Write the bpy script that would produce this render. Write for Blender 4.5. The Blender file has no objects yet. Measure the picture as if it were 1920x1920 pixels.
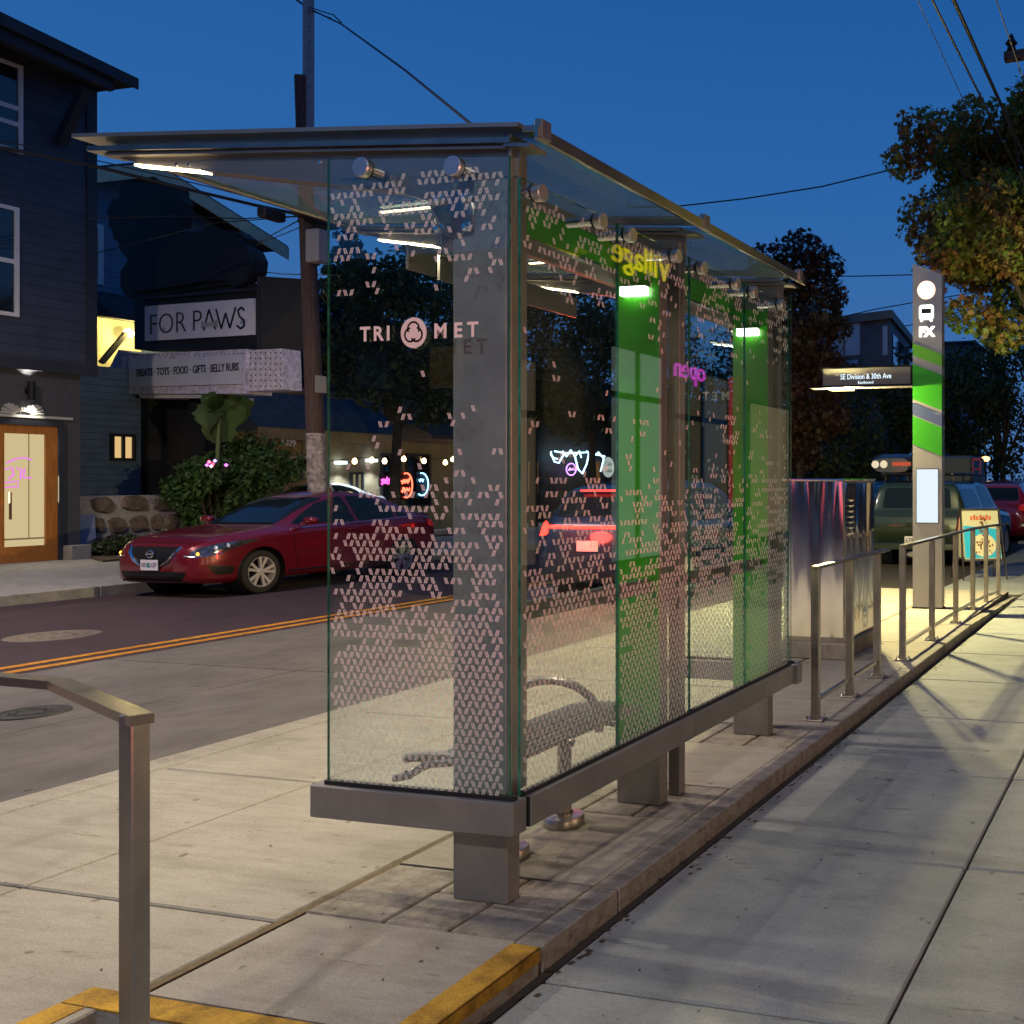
import bpy, bmesh, math, random
import numpy as np
from mathutils import Vector, Matrix
R = math.radians
rnd = random.Random(7)
sc = bpy.context.scene
C = sc.collection
# ---------------------------------------------------------------- camera
VP1, VP2, CX, CY = 2180., -5500., 1730., 903.
F = math.sqrt((VP1-CX)*(CX-VP2)); A = math.atan((VP1-CX)/F); H = 1.64
ca, sa = math.cos(A), math.sin(A)
cam = bpy.data.cameras.new('camera'); camo = bpy.data.objects.new('camera', cam); C.objects.link(camo)
camo.location = (0, 0, H); camo.rotation_euler = (R(90), 0, A)
cam.sensor_width = 36; cam.lens = F/1920*36
cam.shift_x = -(CX-960)/1920; cam.shift_y = -(960-CY)/1920
cam.clip_start = .05; cam.clip_end = 2000
sc.camera = camo
def ray(u, v):
    r = (u-CX)/F; return (r*ca-sa, r*sa+ca, (CY-v)/F)
def onz(u, v, z):
    d = ray(u, v); t = (z-H)/d[2]; return Vector((d[0]*t, d[1]*t, z))
def onx(u, v, x):
    d = ray(u, v); t = x/d[0]; return Vector((x, d[1]*t, H+d[2]*t))
def ony(u, v, y):
    d = ray(u, v); t = y/d[1]; return Vector((d[0]*t, y, H+d[2]*t))
def ond(u, v, d):
    q = ray(u, v); return Vector((q[0]*d, q[1]*d, H+q[2]*d))
# ---------------------------------------------------------------- world (blue hour)
w = bpy.data.worlds.new('World'); sc.world = w; w.use_nodes = True
nt = w.node_tree; nt.nodes.clear()
out = nt.nodes.new('ShaderNodeOutputWorld'); bg = nt.nodes.new('ShaderNodeBackground')
tc = nt.nodes.new('ShaderNodeTexCoord'); sx = nt.nodes.new('ShaderNodeSeparateXYZ'); rp = nt.nodes.new('ShaderNodeValToRGB')
nt.links.new(tc.outputs['Generated'], sx.inputs[0]); nt.links.new(sx.outputs['Z'], rp.inputs[0])
nt.links.new(rp.outputs[0], bg.inputs[0]); nt.links.new(bg.outputs[0], out.inputs[0])
e = rp.color_ramp.elements
e[0].position = 0.0; e[0].color = (.056, .135, .315, 1)
e[1].position = 1.0; e[1].color = (.020, .080, .24, 1)
for p, c in ((.12, (.040, .130, .34)), (.28, (.021, .112, .335)), (.45, (.0125, .088, .295))):
    q = e.new(p); q.color = (*c, 1)
bg.inputs[1].default_value = 1.15
sc.view_settings.view_transform = 'Standard'; sc.view_settings.look = 'None'
sc.view_settings.exposure = 0; sc.view_settings.gamma = 1
sc.cycles.transparent_max_bounces = 40; sc.cycles.max_bounces = 8
sc.cycles.use_denoising = True
sc.cycles.sample_clamp_indirect = 4
sc.cycles.blur_glossy = .5; sc.cycles.caustics_reflective = False; sc.cycles.caustics_refractive = False
# ---------------------------------------------------------------- materials
def sock(b, n, v):
    if n in b.inputs: b.inputs[n].default_value = v
def mat(name, col, rough=.6, metal=0., noise=0., nscale=3., bump=0., bscale=40., emit=None, es=0., col2=None, coat=0., stretch=None, spec=None, nrough=0.):
    m = bpy.data.materials.new(name); m.use_nodes = True; t = m.node_tree; b = t.nodes['Principled BSDF']
    sock(b, 'Base Color', (*col, 1)); sock(b, 'Roughness', rough); sock(b, 'Metallic', metal)
    if coat: sock(b, 'Coat Weight', coat); sock(b, 'Coat Roughness', .04)
    if spec is not None: sock(b, 'Specular IOR Level', spec)
    if emit: sock(b, 'Emission Color', (*emit, 1)); sock(b, 'Emission Strength', es)
    if noise or bump or nrough:
        c = t.nodes.new('ShaderNodeTexCoord'); mp = t.nodes.new('ShaderNodeMapping')
        t.links.new(c.outputs['Object'], mp.inputs[0])
        if stretch: mp.inputs['Scale'].default_value = stretch
    if noise or nrough:
        n = t.nodes.new('ShaderNodeTexNoise'); n.inputs['Scale'].default_value = nscale; n.inputs['Detail'].default_value = 8; n.inputs['Roughness'].default_value = .65
        t.links.new(mp.outputs[0], n.inputs['Vector'])
        if noise:
            r = t.nodes.new('ShaderNodeValToRGB'); t.links.new(n.outputs[0], r.inputs[0])
            c2 = col2 if col2 else tuple(x*(1-noise) for x in col)
            r.color_ramp.elements[0].position = .3; r.color_ramp.elements[0].color = (*c2, 1)
            r.color_ramp.elements[1].position = .7; r.color_ramp.elements[1].color = (*(min(1, x*(1+noise*.5)) for x in col), 1)
            t.links.new(r.outputs[0], b.inputs['Base Color'])
        if nrough:
            k = t.nodes.new('ShaderNodeMapRange'); k.inputs['To Min'].default_value = max(0, rough-nrough); k.inputs['To Max'].default_value = rough+nrough
            t.links.new(n.outputs[0], k.inputs[0]); t.links.new(k.outputs[0], b.inputs['Roughness'])
    if bump:
        n2 = t.nodes.new('ShaderNodeTexNoise'); n2.inputs['Scale'].default_value = bscale; n2.inputs['Detail'].default_value = 4
        t.links.new(mp.outputs[0], n2.inputs['Vector'])
        bp = t.nodes.new('ShaderNodeBump'); bp.inputs['Strength'].default_value = bump; bp.inputs['Distance'].default_value = .01
        t.links.new(n2.outputs[0], bp.inputs['Height']); t.links.new(bp.outputs[0], b.inputs['Normal'])
    return m
def concrete(name, a, b_, stain, stretch=(1, 1, 1), fine=.12, crack=0):
    m = bpy.data.materials.new(name); m.use_nodes = True; t = m.node_tree; b = t.nodes['Principled BSDF']; sock(b, 'Roughness', .82); sock(b, 'Specular IOR Level', .3)
    L = t.links.new; c = t.nodes.new('ShaderNodeTexCoord')
    def noise(s, det, st=(1, 1, 1), ro=.6):
        mp = t.nodes.new('ShaderNodeMapping'); mp.inputs['Scale'].default_value = st; L(c.outputs['Object'], mp.inputs[0])
        n = t.nodes.new('ShaderNodeTexNoise'); n.inputs['Scale'].default_value = s; n.inputs['Detail'].default_value = det; n.inputs['Roughness'].default_value = ro
        L(mp.outputs[0], n.inputs['Vector']); return n.outputs[0]
    def ramp(i, p0, c0, p1, c1):
        r = t.nodes.new('ShaderNodeValToRGB'); L(i, r.inputs[0]); e = r.color_ramp.elements
        e[0].position = p0; e[0].color = (*c0, 1); e[1].position = p1; e[1].color = (*c1, 1); return r.outputs[0]
    def mul(x, y, f=1.):
        k = t.nodes.new('ShaderNodeMix'); k.data_type = 'RGBA'; k.blend_type = 'MULTIPLY'; k.inputs[0].default_value = f
        L(x, k.inputs[6]); L(y, k.inputs[7]); return k.outputs[2]
    base = ramp(noise(1.3, 6), .3, b_, .7, a)
    base = mul(base, ramp(noise(7, 8, stretch, .7), .36, stain, .56, (1, 1, 1)))
    g = 1-fine
    base = mul(base, ramp(noise(170, 3), .3, (g*.86, g*.86, g*.86), .7, (1, 1, 1)))
    base = mul(base, ramp(noise(9, 2, (1, 1, 1)), .705, (1, 1, 1), .735, (.55, .5, .48)))
    base = mul(base, ramp(noise(11, 3, (.45, 2.4, 1)), .655, (1, 1, 1), .70, (.74, .70, .68)))
    base = mul(base, ramp(noise(3.1, 2, (1.3, .8, 1)), .60, (1, 1, 1), .72, (.86, .85, .84)))
    if crack:
        base = mul(base, ramp(noise(2.2, 10, stretch, .8), .3, (.5, .5, .5), .5, (1, 1, 1)))
    L(base, b.inputs['Base Color'])
    bp = t.nodes.new('ShaderNodeBump'); bp.inputs['Strength'].default_value = .35; bp.inputs['Distance'].default_value = .004
    L(noise(120, 4, tuple(max(.2, s*.5) for s in stretch)), bp.inputs['Height']); L(bp.outputs[0], b.inputs['Normal'])
    return m
def emis(name, col, s):
    m = bpy.data.materials.new(name); m.use_nodes = True; t = m.node_tree; t.nodes.clear()
    o = t.nodes.new('ShaderNodeOutputMaterial'); em = t.nodes.new('ShaderNodeEmission'); em.inputs[0].default_value = (*col, 1); em.inputs[1].default_value = s
    t.links.new(em.outputs[0], o.inputs[0]); return m
def glassmat(name, tint, refl=1.0, rough=0.0, ior=1.5, haze=0.):
    m = bpy.data.materials.new(name); m.use_nodes = True; t = m.node_tree; t.nodes.clear(); L = t.links.new
    o = t.nodes.new('ShaderNodeOutputMaterial'); tr = t.nodes.new('ShaderNodeBsdfTransparent'); tr.inputs[0].default_value = (*tint, 1)
    gl = t.nodes.new('ShaderNodeBsdfGlossy'); gl.inputs['Roughness'].default_value = rough; gl.inputs[0].default_value = (refl, refl, refl, 1)
    fr = t.nodes.new('ShaderNodeFresnel'); fr.inputs[0].default_value = ior; mx = t.nodes.new('ShaderNodeMixShader')
    geo = t.nodes.new('ShaderNodeNewGeometry'); im = t.nodes.new('ShaderNodeMath'); im.operation = 'MULTIPLY_ADD'; im.inputs[1].default_value = 1/ior-ior; im.inputs[2].default_value = ior
    L(geo.outputs['Backfacing'], im.inputs[0]); L(im.outputs[0], fr.inputs[0])
    L(fr.outputs[0], mx.inputs[0]); L(tr.outputs[0], mx.inputs[1]); L(gl.outputs[0], mx.inputs[2])
    res = mx.outputs[0]
    if haze:
        d = t.nodes.new('ShaderNodeBsdfDiffuse'); d.inputs[0].default_value = (.45, .6, .6, 1)
        n = t.nodes.new('ShaderNodeTexNoise'); n.inputs['Scale'].default_value = 2.5; n.inputs['Detail'].default_value = 8
        c = t.nodes.new('ShaderNodeTexCoord'); L(c.outputs['Object'], n.inputs['Vector'])
        k = t.nodes.new('ShaderNodeMapRange'); k.inputs['From Min'].default_value = .3; k.inputs['From Max'].default_value = .8; k.inputs['To Min'].default_value = haze*.4; k.inputs['To Max'].default_value = haze
        L(n.outputs[0], k.inputs[0]); m2 = t.nodes.new('ShaderNodeMixShader'); L(k.outputs[0], m2.inputs[0]); L(res, m2.inputs[1]); L(d.outputs[0], m2.inputs[2]); res = m2.outputs[0]
    L(res, o.inputs[0]); return m
def siding(name, col, pitch, dark=.35, rough=.55, vertical=False, shing=0):
    m = bpy.data.materials.new(name); m.use_nodes = True; t = m.node_tree; b = t.nodes['Principled BSDF']; L = t.links.new
    sock(b, 'Roughness', rough)
    c = t.nodes.new('ShaderNodeTexCoord'); s = t.nodes.new('ShaderNodeSeparateXYZ'); L(c.outputs['Object'], s.inputs[0])
    n = t.nodes.new('ShaderNodeTexNoise'); n.inputs['Scale'].default_value = 3; n.inputs['Detail'].default_value = 6; L(c.outputs['Object'], n.inputs['Vector'])
    d = t.nodes.new('ShaderNodeMath'); d.operation = 'DIVIDE'; d.inputs[1].default_value = pitch; L(s.outputs['Y' if vertical else 'Z'], d.inputs[0])
    f = t.nodes.new('ShaderNodeMath'); f.operation = 'FRACT'; L(d.outputs[0], f.inputs[0])
    r = t.nodes.new('ShaderNodeValToRGB'); L(f.outputs[0], r.inputs[0]); e = r.color_ramp.elements
    e[0].position = 0; e[0].color = (*(x*dark for x in col), 1); e[1].position = .12; e[1].color = (*col, 1)
    mx = t.nodes.new('ShaderNodeMix'); mx.data_type = 'RGBA'; mx.blend_type = 'MULTIPLY'; mx.inputs[0].default_value = .6
    r2 = t.nodes.new('ShaderNodeValToRGB'); L(n.outputs[0], r2.inputs[0]); r2.color_ramp.elements[0].position = .3; r2.color_ramp.elements[0].color = (.5, .5, .5, 1); r2.color_ramp.elements[1].position = .65
    L(r.outputs[0], mx.inputs[6]); L(r2.outputs[0], mx.inputs[7])
    L(mx.outputs[2], b.inputs['Base Color'])
    bp = t.nodes.new('ShaderNodeBump'); bp.inputs['Strength'].default_value = .9; bp.inputs['Distance'].default_value = pitch*.12; bp.invert = True
    L(f.outputs[0], bp.inputs['Height']); L(bp.outputs[0], b.inputs['Normal']); return m
def leafmat(name, cols, rough=.55):
    m = bpy.data.materials.new(name); m.use_nodes = True; t = m.node_tree; L = t.links.new; b = t.nodes['Principled BSDF']; o = t.nodes['Material Output']
    g = t.nodes.new('ShaderNodeNewGeometry'); c = t.nodes.new('ShaderNodeTexCoord'); n = t.nodes.new('ShaderNodeTexNoise'); n.inputs['Scale'].default_value = .9; n.inputs['Detail'].default_value = 3
    L(c.outputs['Object'], n.inputs['Vector'])
    ad = t.nodes.new('ShaderNodeMath'); ad.operation = 'MULTIPLY_ADD'; ad.inputs[1].default_value = .45; L(g.outputs['Random Per Island'], ad.inputs[0]); 
    sb = t.nodes.new('ShaderNodeMath'); sb.operation = 'MULTIPLY_ADD'; sb.inputs[1].default_value = 1.9; sb.inputs[2].default_value = -.68; L(n.outputs[0], sb.inputs[0]); L(sb.outputs[0], ad.inputs[2])
    r = t.nodes.new('ShaderNodeValToRGB'); L(ad.outputs[0], r.inputs[0]); e = r.color_ramp.elements
    for i, cc in enumerate(cols):
        p = i/(len(cols)-1)
        if i == 0: e[0].position = 0; e[0].color = (*cc, 1)
        elif i == len(cols)-1: e[-1].position = 1; e[-1].color = (*cc, 1)
        else: q = e.new(p); q.color = (*cc, 1)
    L(r.outputs[0], b.inputs['Base Color']); sock(b, 'Roughness', rough)
    tr = t.nodes.new('ShaderNodeBsdfTranslucent'); L(r.outputs[0], tr.inputs[0]); mx = t.nodes.new('ShaderNodeMixShader'); mx.inputs[0].default_value = .35
    L(b.outputs[0], mx.inputs[1]); L(tr.outputs[0], mx.inputs[2]); L(mx.outputs[0], o.inputs[0]); return m
M = {}
M['plat'] = concrete('platform_concrete', (.385, .355, .305), (.29, .265, .228), (.84, .82, .80), (.5, 3, 1), .24)
M['side'] = concrete('sidewalk_concrete', (.365, .38, .365), (.275, .29, .28), (.82, .83, .84), (.35, .9, 1), .2)
M['farside'] = concrete('far_sidewalk_concrete', (.34, .33, .31), (.26, .25, .24), (.7, .7, .7))
M['paver'] = concrete('paver_concrete', (.37, .33, .28), (.25, .23, .20), (.6, .58, .56), (2, 2, 1), .3)
M['kerb'] = concrete('kerb_concrete', (.37, .35, .31), (.27, .25, .22), (.66, .6, .55), (1, 3, 4), .3)
M['lane'] = concrete('bus_lane_concrete', (.185, .165, .158), (.115, .102, .10), (.80, .78, .78), (.7, .4, 1), .32, 0)
M['asph'] = concrete('asphalt', (.066, .038, .048), (.040, .024, .033), (.7, .7, .7), (2, .6, 1), .45)
M['gap'] = mat('joint_dirt', (.035, .028, .02), .95)
M['groove'] = mat('joint_sand', (.12, .085, .045), .95, noise=.5, nscale=60)
M['iron'] = mat('worn_iron', (.13, .10, .09), .5, .3, noise=.3, nscale=9)
M['bench'] = mat('grey_powder_coat', (.22, .21, .19), .3, .4, coat=.3)
M['yel'] = concrete('yellow_paint', (.70, .40, .03), (.45, .25, .03), (.45, .42, .4), (1, 1, 1), .35, 1)
M['col'] = mat('blue_grey_column_paint', (.27, .32, .34), .40, .2, noise=.25, nscale=4)
M['railg'] = mat('grey_green_rail', (.13, .14, .125), .45, .3)
M['line'] = concrete('lane_paint', (.75, .33, .03), (.5, .2, .02), (.5, .45, .4), (1, 3, 1), .3)
M['steel'] = mat('painted_grey_steel', (.25, .235, .225), .42, .35, noise=.25, nscale=4, bump=.05, bscale=200)
M['steel2'] = mat('satin_roof_steel', (.36, .33, .30), .32, .75, noise=.12, nscale=3)
M['ss'] = mat('brushed_stainless', (.50, .44, .37), .24, 1., noise=.2, nscale=10, stretch=(1, 1, .1), nrough=.08)
M['ssd'] = mat('dull_stainless', (.42, .38, .34), .33, 1., noise=.25, nscale=6, nrough=.1)
M['ssp'] = mat('polished_stainless', (.78, .76, .74), .12, 1.)
M['disc'] = mat('turned_steel', (.66, .62, .60), .30, .9)
M['mirror'] = mat('wavy_polished_sheet', (.88, .84, .82), .10, 1., bump=.0)
t = M['mirror'].node_tree; b = t.nodes['Principled BSDF']; c = t.nodes.new('ShaderNodeTexCoord'); mp = t.nodes.new('ShaderNodeMapping'); mp.inputs['Scale'].default_value = (3.4, 2.6, .45)
n = t.nodes.new('ShaderNodeTexNoise'); n.inputs['Scale'].default_value = 1.3; n.inputs['Detail'].default_value = 1.2; bp = t.nodes.new('ShaderNodeBump'); bp.inputs['Strength'].default_value = 1; bp.inputs['Distance'].default_value = .05
t.links.new(c.outputs['Object'], mp.inputs[0]); t.links.new(mp.outputs[0], n.inputs['Vector']); t.links.new(n.outputs[0], bp.inputs['Height']); t.links.new(bp.outputs[0], b.inputs['Normal'])
M['green'] = mat('green_enamel', (.045, .37, .012), .30, 0, noise=.12, nscale=2, coat=.4)
M['green2'] = mat('green_film', (.13, .42, .03), .35, 0, coat=.3)
M['glass'] = glassmat('clear_glass', (.90, .955, .94), 1.0)
M['glassedge'] = mat('green_glass_edge', (.02, .19, .13), .12, 0, noise=.7, nscale=25, coat=.5)
M['roofglass'] = glassmat('tinted_roof_glass', (.62, .74, .76), 1.0, .0, 1.5, haze=.35)
M['frit'] = mat('ceramic_frit', (.84, .78, .74), .6)
t = M['frit'].node_tree; _tr = t.nodes.new('ShaderNodeBsdfTransparent'); _mx = t.nodes.new('ShaderNodeMixShader'); _mx.inputs[0].default_value = .88
t.links.new(_tr.outputs[0], _mx.inputs[1]); t.links.new(t.nodes['Principled BSDF'].outputs[0], _mx.inputs[2]); t.links.new(_mx.outputs[0], t.nodes['Material Output'].inputs[0])
M['rubber'] = mat('black_rubber', (.012, .012, .012), .6)
M['led'] = emis('led_strip', (1, .78, .45), 14)
M['ledw'] = emis('led_white', (1, .96, .82), 9)
M['yled'] = emis('yellow_led', (1, .80, .25), 6)
M['wood'] = mat('weathered_wood', (.075, .045, .04), .85, noise=.55, nscale=5, stretch=(6, 6, .6), bump=.5, bscale=30)
M['woodp'] = mat('painted_peeling_wood', (.35, .30, .30), .85, noise=.9, nscale=9, col2=(.04, .03, .03))
M['cable'] = mat('black_cable', (.012, .011, .011), .6)
M['navy'] = siding('navy_clapboard', (.045, .048, .070), .19, .25)
M['navyd'] = mat('dark_stucco', (.060, .058, .068), .75, noise=.3, nscale=20, bump=.2, bscale=120)
M['navyt'] = mat('navy_trim', (.022, .024, .036), .6, noise=.3)
M['blues'] = siding('blue_clapboard', (.13, .19, .29), .15, .3)
M['yelt'] = mat('cream_trim', (.58, .54, .36), .6, noise=.2)
M['roofd'] = siding('dark_shingle', (.055, .056, .072), .10, .4, .9)
M['roofb'] = siding('blue_grey_shingle', (.08, .12, .18), .10, .45, .9)
M['white'] = mat('white_paint', (.62, .60, .60), .5, noise=.12)
M['wdark'] = mat('dark_window_glass', (.012, .014, .016), .05, 0, coat=1)
M['orange'] = mat('orange_varnished_wood', (.42, .15, .025), .35, 0, noise=.35, nscale=7, stretch=(4, 4, .5), coat=.3)
M['doorlit'] = emis('lit_cream_room', (1, .80, .42), .62)
M['black'] = mat('black_paint', (.014, .013, .015), .65, noise=.5, nscale=6, bump=.2, bscale=60)
M['signw'] = mat('white_sign_panel', (.76, .72, .78), .5, noise=.07, nscale=5)
M['ink'] = mat('black_lettering', (.012, .012, .014), .5)
M['mq'] = mat('peeling_white_marquee', (.66, .62, .74), .7, noise=.5, nscale=9, col2=(.34, .30, .34))
M['tan'] = mat('tan_stucco', (.30, .24, .16), .8, noise=.3, nscale=5)
M['stone'] = mat('brown_rubble', (.17, .12, .09), .9, noise=.7, nscale=6, bump=.6, bscale=14)
M['mortar'] = mat('pale_mortar', (.36, .32, .30), .9, noise=.4, nscale=18)
M['soil'] = mat('brown_mulch', (.07, .045, .025), .95, noise=.7, nscale=30, bump=.5, bscale=50)
M['red'] = mat('red_car_paint', (.13, .003, .009), .30, .25, coat=1.0)
M['redsuv'] = mat('red_suv_paint', (.33, .012, .03), .25, .2, coat=1.0)
M['gcar'] = mat('green_pickup_paint', (.013, .024, .010), .3, .2, coat=.9)
M['bcar'] = mat('dark_blue_car_paint', (.02, .035, .08), .25, .3, coat=1.0)
M['wcar'] = mat('pale_van_paint', (.45, .5, .55), .3, 0, coat=.8)
M['cwin'] = mat('car_window', (.008, .012, .015), .06, 0, spec=.28)
M['chrome'] = mat('chrome', (.8, .8, .82), .1, 1.)
M['alloy'] = mat('alloy_rim', (.70, .66, .64), .32, .45)
M['tyre'] = mat('tyre_rubber', (.016, .015, .015), .8)
M['plast'] = mat('black_trim_plastic', (.006, .006, .007), .42, spec=.3)
M['hlight'] = mat('headlight_lens', (.20, .19, .20), .10, .8, noise=.9, nscale=22, coat=1.0)
M['lens'] = mat('bright_reflector', (.8, .8, .85), .08, .9, emit=(1, .92, .8), es=.25)
M['amber'] = mat('amber_lamp', (.8, .25, .02), .2, emit=(1, .35, .03), es=5)
M['tail'] = mat('lit_tail_lamp', (.5, .01, .01), .2, emit=(1, .022, .014), es=9)
M['taild'] = mat('faint_glow_tail_lamp', (.45, .02, .02), .15, coat=1, emit=(1, .03, .02), es=.15)  # lamp is off; a faint red glow is put into the lens
M['plate'] = mat('licence_plate', (.55, .52, .56), .4)
M['leaf_maple'] = leafmat('maple_leaves', [(.20, .06, .025), (.24, .12, .025), (.20, .18, .03), (.13, .21, .03), (.09, .18, .025)])
M['leaf_dark'] = leafmat('dark_leaves', [(.045, .055, .020), (.060, .075, .022), (.032, .048, .018)])
M['leaf_plum'] = leafmat('plum_leaves', [(.09, .025, .02), (.07, .035, .018), (.04, .032, .016)])
M['leaf_bush'] = leafmat('shrub_leaves', [(.09, .17, .03), (.06, .13, .03), (.13, .17, .03)])
M['leaf_con'] = leafmat('conifer_needles', [(.014, .026, .020), (.020, .036, .026), (.010, .02, .018)])
M['banana'] = leafmat('banana_leaf', [(.08, .15, .02), (.055, .12, .02), (.11, .18, .03)])
M['bark'] = mat('bark', (.07, .05, .035), .9, noise=.6, nscale=12, bump=.6, bscale=25)
M['modern'] = mat('grey_metal_cladding', (.14, .11, .12), .6, noise=.2)
M['sky_win'] = mat('pale_blind_window', (.50, .47, .55), .25, coat=.5)
# ---------------------------------------------------------------- mesh helpers
class MB:
    def __init__(s): s.v = []; s.f = []; s.mi = []; s.cur = 0
    def add(s, vs, fs):
        o = len(s.v); s.v += [tuple(p) for p in vs]
        for f in fs: s.f.append(tuple(o+i for i in f)); s.mi.append(s.cur)
        return s
    def box(s, x0, x1, y0, y1, z0, z1):
        return s.add([(x0, y0, z0), (x1, y0, z0), (x1, y1, z0), (x0, y1, z0), (x0, y0, z1), (x1, y0, z1), (x1, y1, z1), (x0, y1, z1)],
                     [(0, 3, 2, 1), (4, 5, 6, 7), (0, 1, 5, 4), (1, 2, 6, 5), (2, 3, 7, 6), (3, 0, 4, 7)])
    def bbox(s, x0, x1, y0, y1, z0, z1, b=.004):   # box with chamfered vertical and top edges
        b = min(b, (x1-x0)/3, (y1-y0)/3, (z1-z0)/3)
        def ring(i, z): return [(x0+i+b, y0+i, z), (x1-i-b, y0+i, z), (x1-i, y0+i+b, z), (x1-i, y1-i-b, z), (x1-i-b, y1-i, z), (x0+i+b, y1-i, z), (x0+i, y1-i-b, z), (x0+i, y0+i+b, z)]
        rs = [ring(b, z0), ring(0, z0+b), ring(0, z1-b), ring(b, z1)]
        vs = sum(rs, []); fs = [tuple(range(7, -1, -1)), tuple(range(24, 32))]
        for k in range(3):
            for i in range(8): j = (i+1) % 8; fs.append((k*8+i, k*8+j, k*8+8+j, k*8+8+i))
        return s.add(vs, fs)
    def hexa(s, p):     # eight corners: bottom ring then top ring
        return s.add(p, [(0, 3, 2, 1), (4, 5, 6, 7), (0, 1, 5, 4), (1, 2, 6, 5), (2, 3, 7, 6), (3, 0, 4, 7)])
    def prism(s, poly, d):   # 3-D polygon pushed along vector d
        n = len(poly); a = [Vector(p) for p in poly]; d = Vector(d)
        return s.add(a+[p+d for p in a], [tuple(range(n))[::-1], tuple(range(n, 2*n))]+[(i, (i+1) % n, n+(i+1) % n, n+i) for i in range(n)])
    def tube(s, pts, r, n=8, cap=True):
        pts = [Vector(p) for p in pts]; rs = r if isinstance(r, (list, tuple)) else [r]*len(pts)
        vs = []; up = None
        for i, p in enumerate(pts):
            d = (pts[min(i+1, len(pts)-1)]-pts[max(i-1, 0)]).normalized()
            if up is None: up = Vector((0, 0, 1)) if abs(d.z) < .9 else Vector((1, 0, 0))
            a = d.cross(up)
            if a.length < 1e-4: a = d.cross(Vector((0, 1, 0)))
            a.normalize(); bb = a.cross(d).normalized(); up = bb
            for k in range(n):
                t = 2*math.pi*k/n; vs.append(p+(a*math.cos(t)+bb*math.sin(t))*rs[i])
        fs = []
        for i in range(len(pts)-1):
            for k in range(n): j = (k+1) % n; fs.append((i*n+k, i*n+j, (i+1)*n+j, (i+1)*n+k))
        if cap: fs += [tuple(range(n))[::-1], tuple(range((len(pts)-1)*n, len(pts)*n))]
        return s.add(vs, fs)
    def bar(s, p0, p1, w, h, up=(0, 0, 1)):   # rectangular bar
        p0 = Vector(p0); p1 = Vector(p1); d = (p1-p0).normalized(); a = d.cross(Vector(up)).normalized(); b = a.cross(d)
        q = [(-w/2, -h/2), (w/2, -h/2), (w/2, h/2), (-w/2, h/2)]
        return s.add([p0+a*x+b*y for x, y in q]+[p1+a*x+b*y for x, y in q], [(0, 3, 2, 1), (4, 5, 6, 7), (0, 1, 5, 4), (1, 2, 6, 5), (2, 3, 7, 6), (3, 0, 4, 7)])
    def cyl(s, p0, p1, r, n=24): return s.tube([p0, p1], r, n)
    def lathe(s, c, prof, n=24, axis='z'):
        vs = []
        for r, h in prof:
            for k in range(n):
                t = 2*math.pi*k/n; x, y = r*math.cos(t), r*math.sin(t)
                vs.append(Vector(c)+(Vector((x, y, h)) if axis == 'z' else Vector((h, x, y)) if axis == 'x' else Vector((x, h, y))))
        fs = [((i*n+k), (i*n+(k+1) % n), ((i+1)*n+(k+1) % n), ((i+1)*n+k)) for i in range(len(prof)-1) for k in range(n)]
        return s.add(vs, fs)
def mesh(name, mb, mats):
    me = bpy.data.meshes.new(name); me.from_pydata([tuple(v) for v in mb.v], [], mb.f)
    for m in (mats if isinstance(mats, list) else [mats]): me.materials.append(m)
    if any(mb.mi): me.polygons.foreach_set('material_index', mb.mi)
    me.update(); return me
def fixn(me):
    b = bmesh.new(); b.from_mesh(me); bmesh.ops.recalc_face_normals(b, faces=b.faces); b.to_mesh(me); b.free()
def obj(name, mb, m, parent=None, smooth=False, off=None, label=None, fix=True):
    if off is None and parent is not None and parent.get('_o') is not None: off = Vector(parent['_o'])
    me = mesh(name, mb, m)
    if off is not None and off.length > 0: me.transform(Matrix.Translation(-off))
    if fix: fixn(me)
    if smooth:
        me.polygons.foreach_set('use_smooth', [True]*len(me.polygons))
        try: me.set_sharp_from_angle(angle=R(38))
        except Exception: pass
    o = bpy.data.objects.new(name, me); C.objects.link(o)
    if parent: o.parent = parent; o['_o'] = tuple(off) if off is not None else (0, 0, 0)
    if label: o['label'] = label
    return o
def tag(o, label=None, cat=None, group=None, kind=None):
    if label: o['label'] = label
    if cat: o['category'] = cat
    if group: o['group'] = group
    if kind: o['kind'] = kind
    return o
def thing(name, label, cat, loc, group=None, local=False, rz=0):
    o = bpy.data.objects.new(name, None); C.objects.link(o); o.location = loc; o.rotation_euler = (0, 0, rz); o.empty_display_size = .1
    o['_o'] = (0., 0., 0.) if local else tuple(loc)
    return tag(o, label, cat, group)
def solo(name, mb, m, label, cat, group=None, **k):
    o = obj(name, mb, m, **k); return tag(o, label, cat, group)
def struct(name, mb, m, **k):
    return tag(obj(name, mb, m, **k), kind='structure')
def copy_tree(o, parent=None, loc=None, rz=None, label=None):
    c = o.copy(); C.objects.link(c); c.parent = parent
    if loc is not None: c.location = loc
    if rz is not None: c.rotation_euler.z = rz
    if label: c['label'] = label
    for ch in o.children: copy_tree(ch, c)
    return c
_tc = {}
def textmesh(s, size, depth=.002, bold=0., space=1., align='CENTER'):
    cu = bpy.data.curves.new('lettering', 'FONT'); cu.body = s; cu.size = size; cu.extrude = depth; cu.offset = bold; cu.space_character = space
    cu.align_x = align; cu.align_y = 'CENTER'; cu.resolution_u = 3
    o = bpy.data.objects.new('lettering', cu); C.objects.link(o)
    dg = bpy.context.evaluated_depsgraph_get(); me = bpy.data.meshes.new_from_object(o.evaluated_get(dg))
    bpy.data.objects.remove(o); return me
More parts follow.
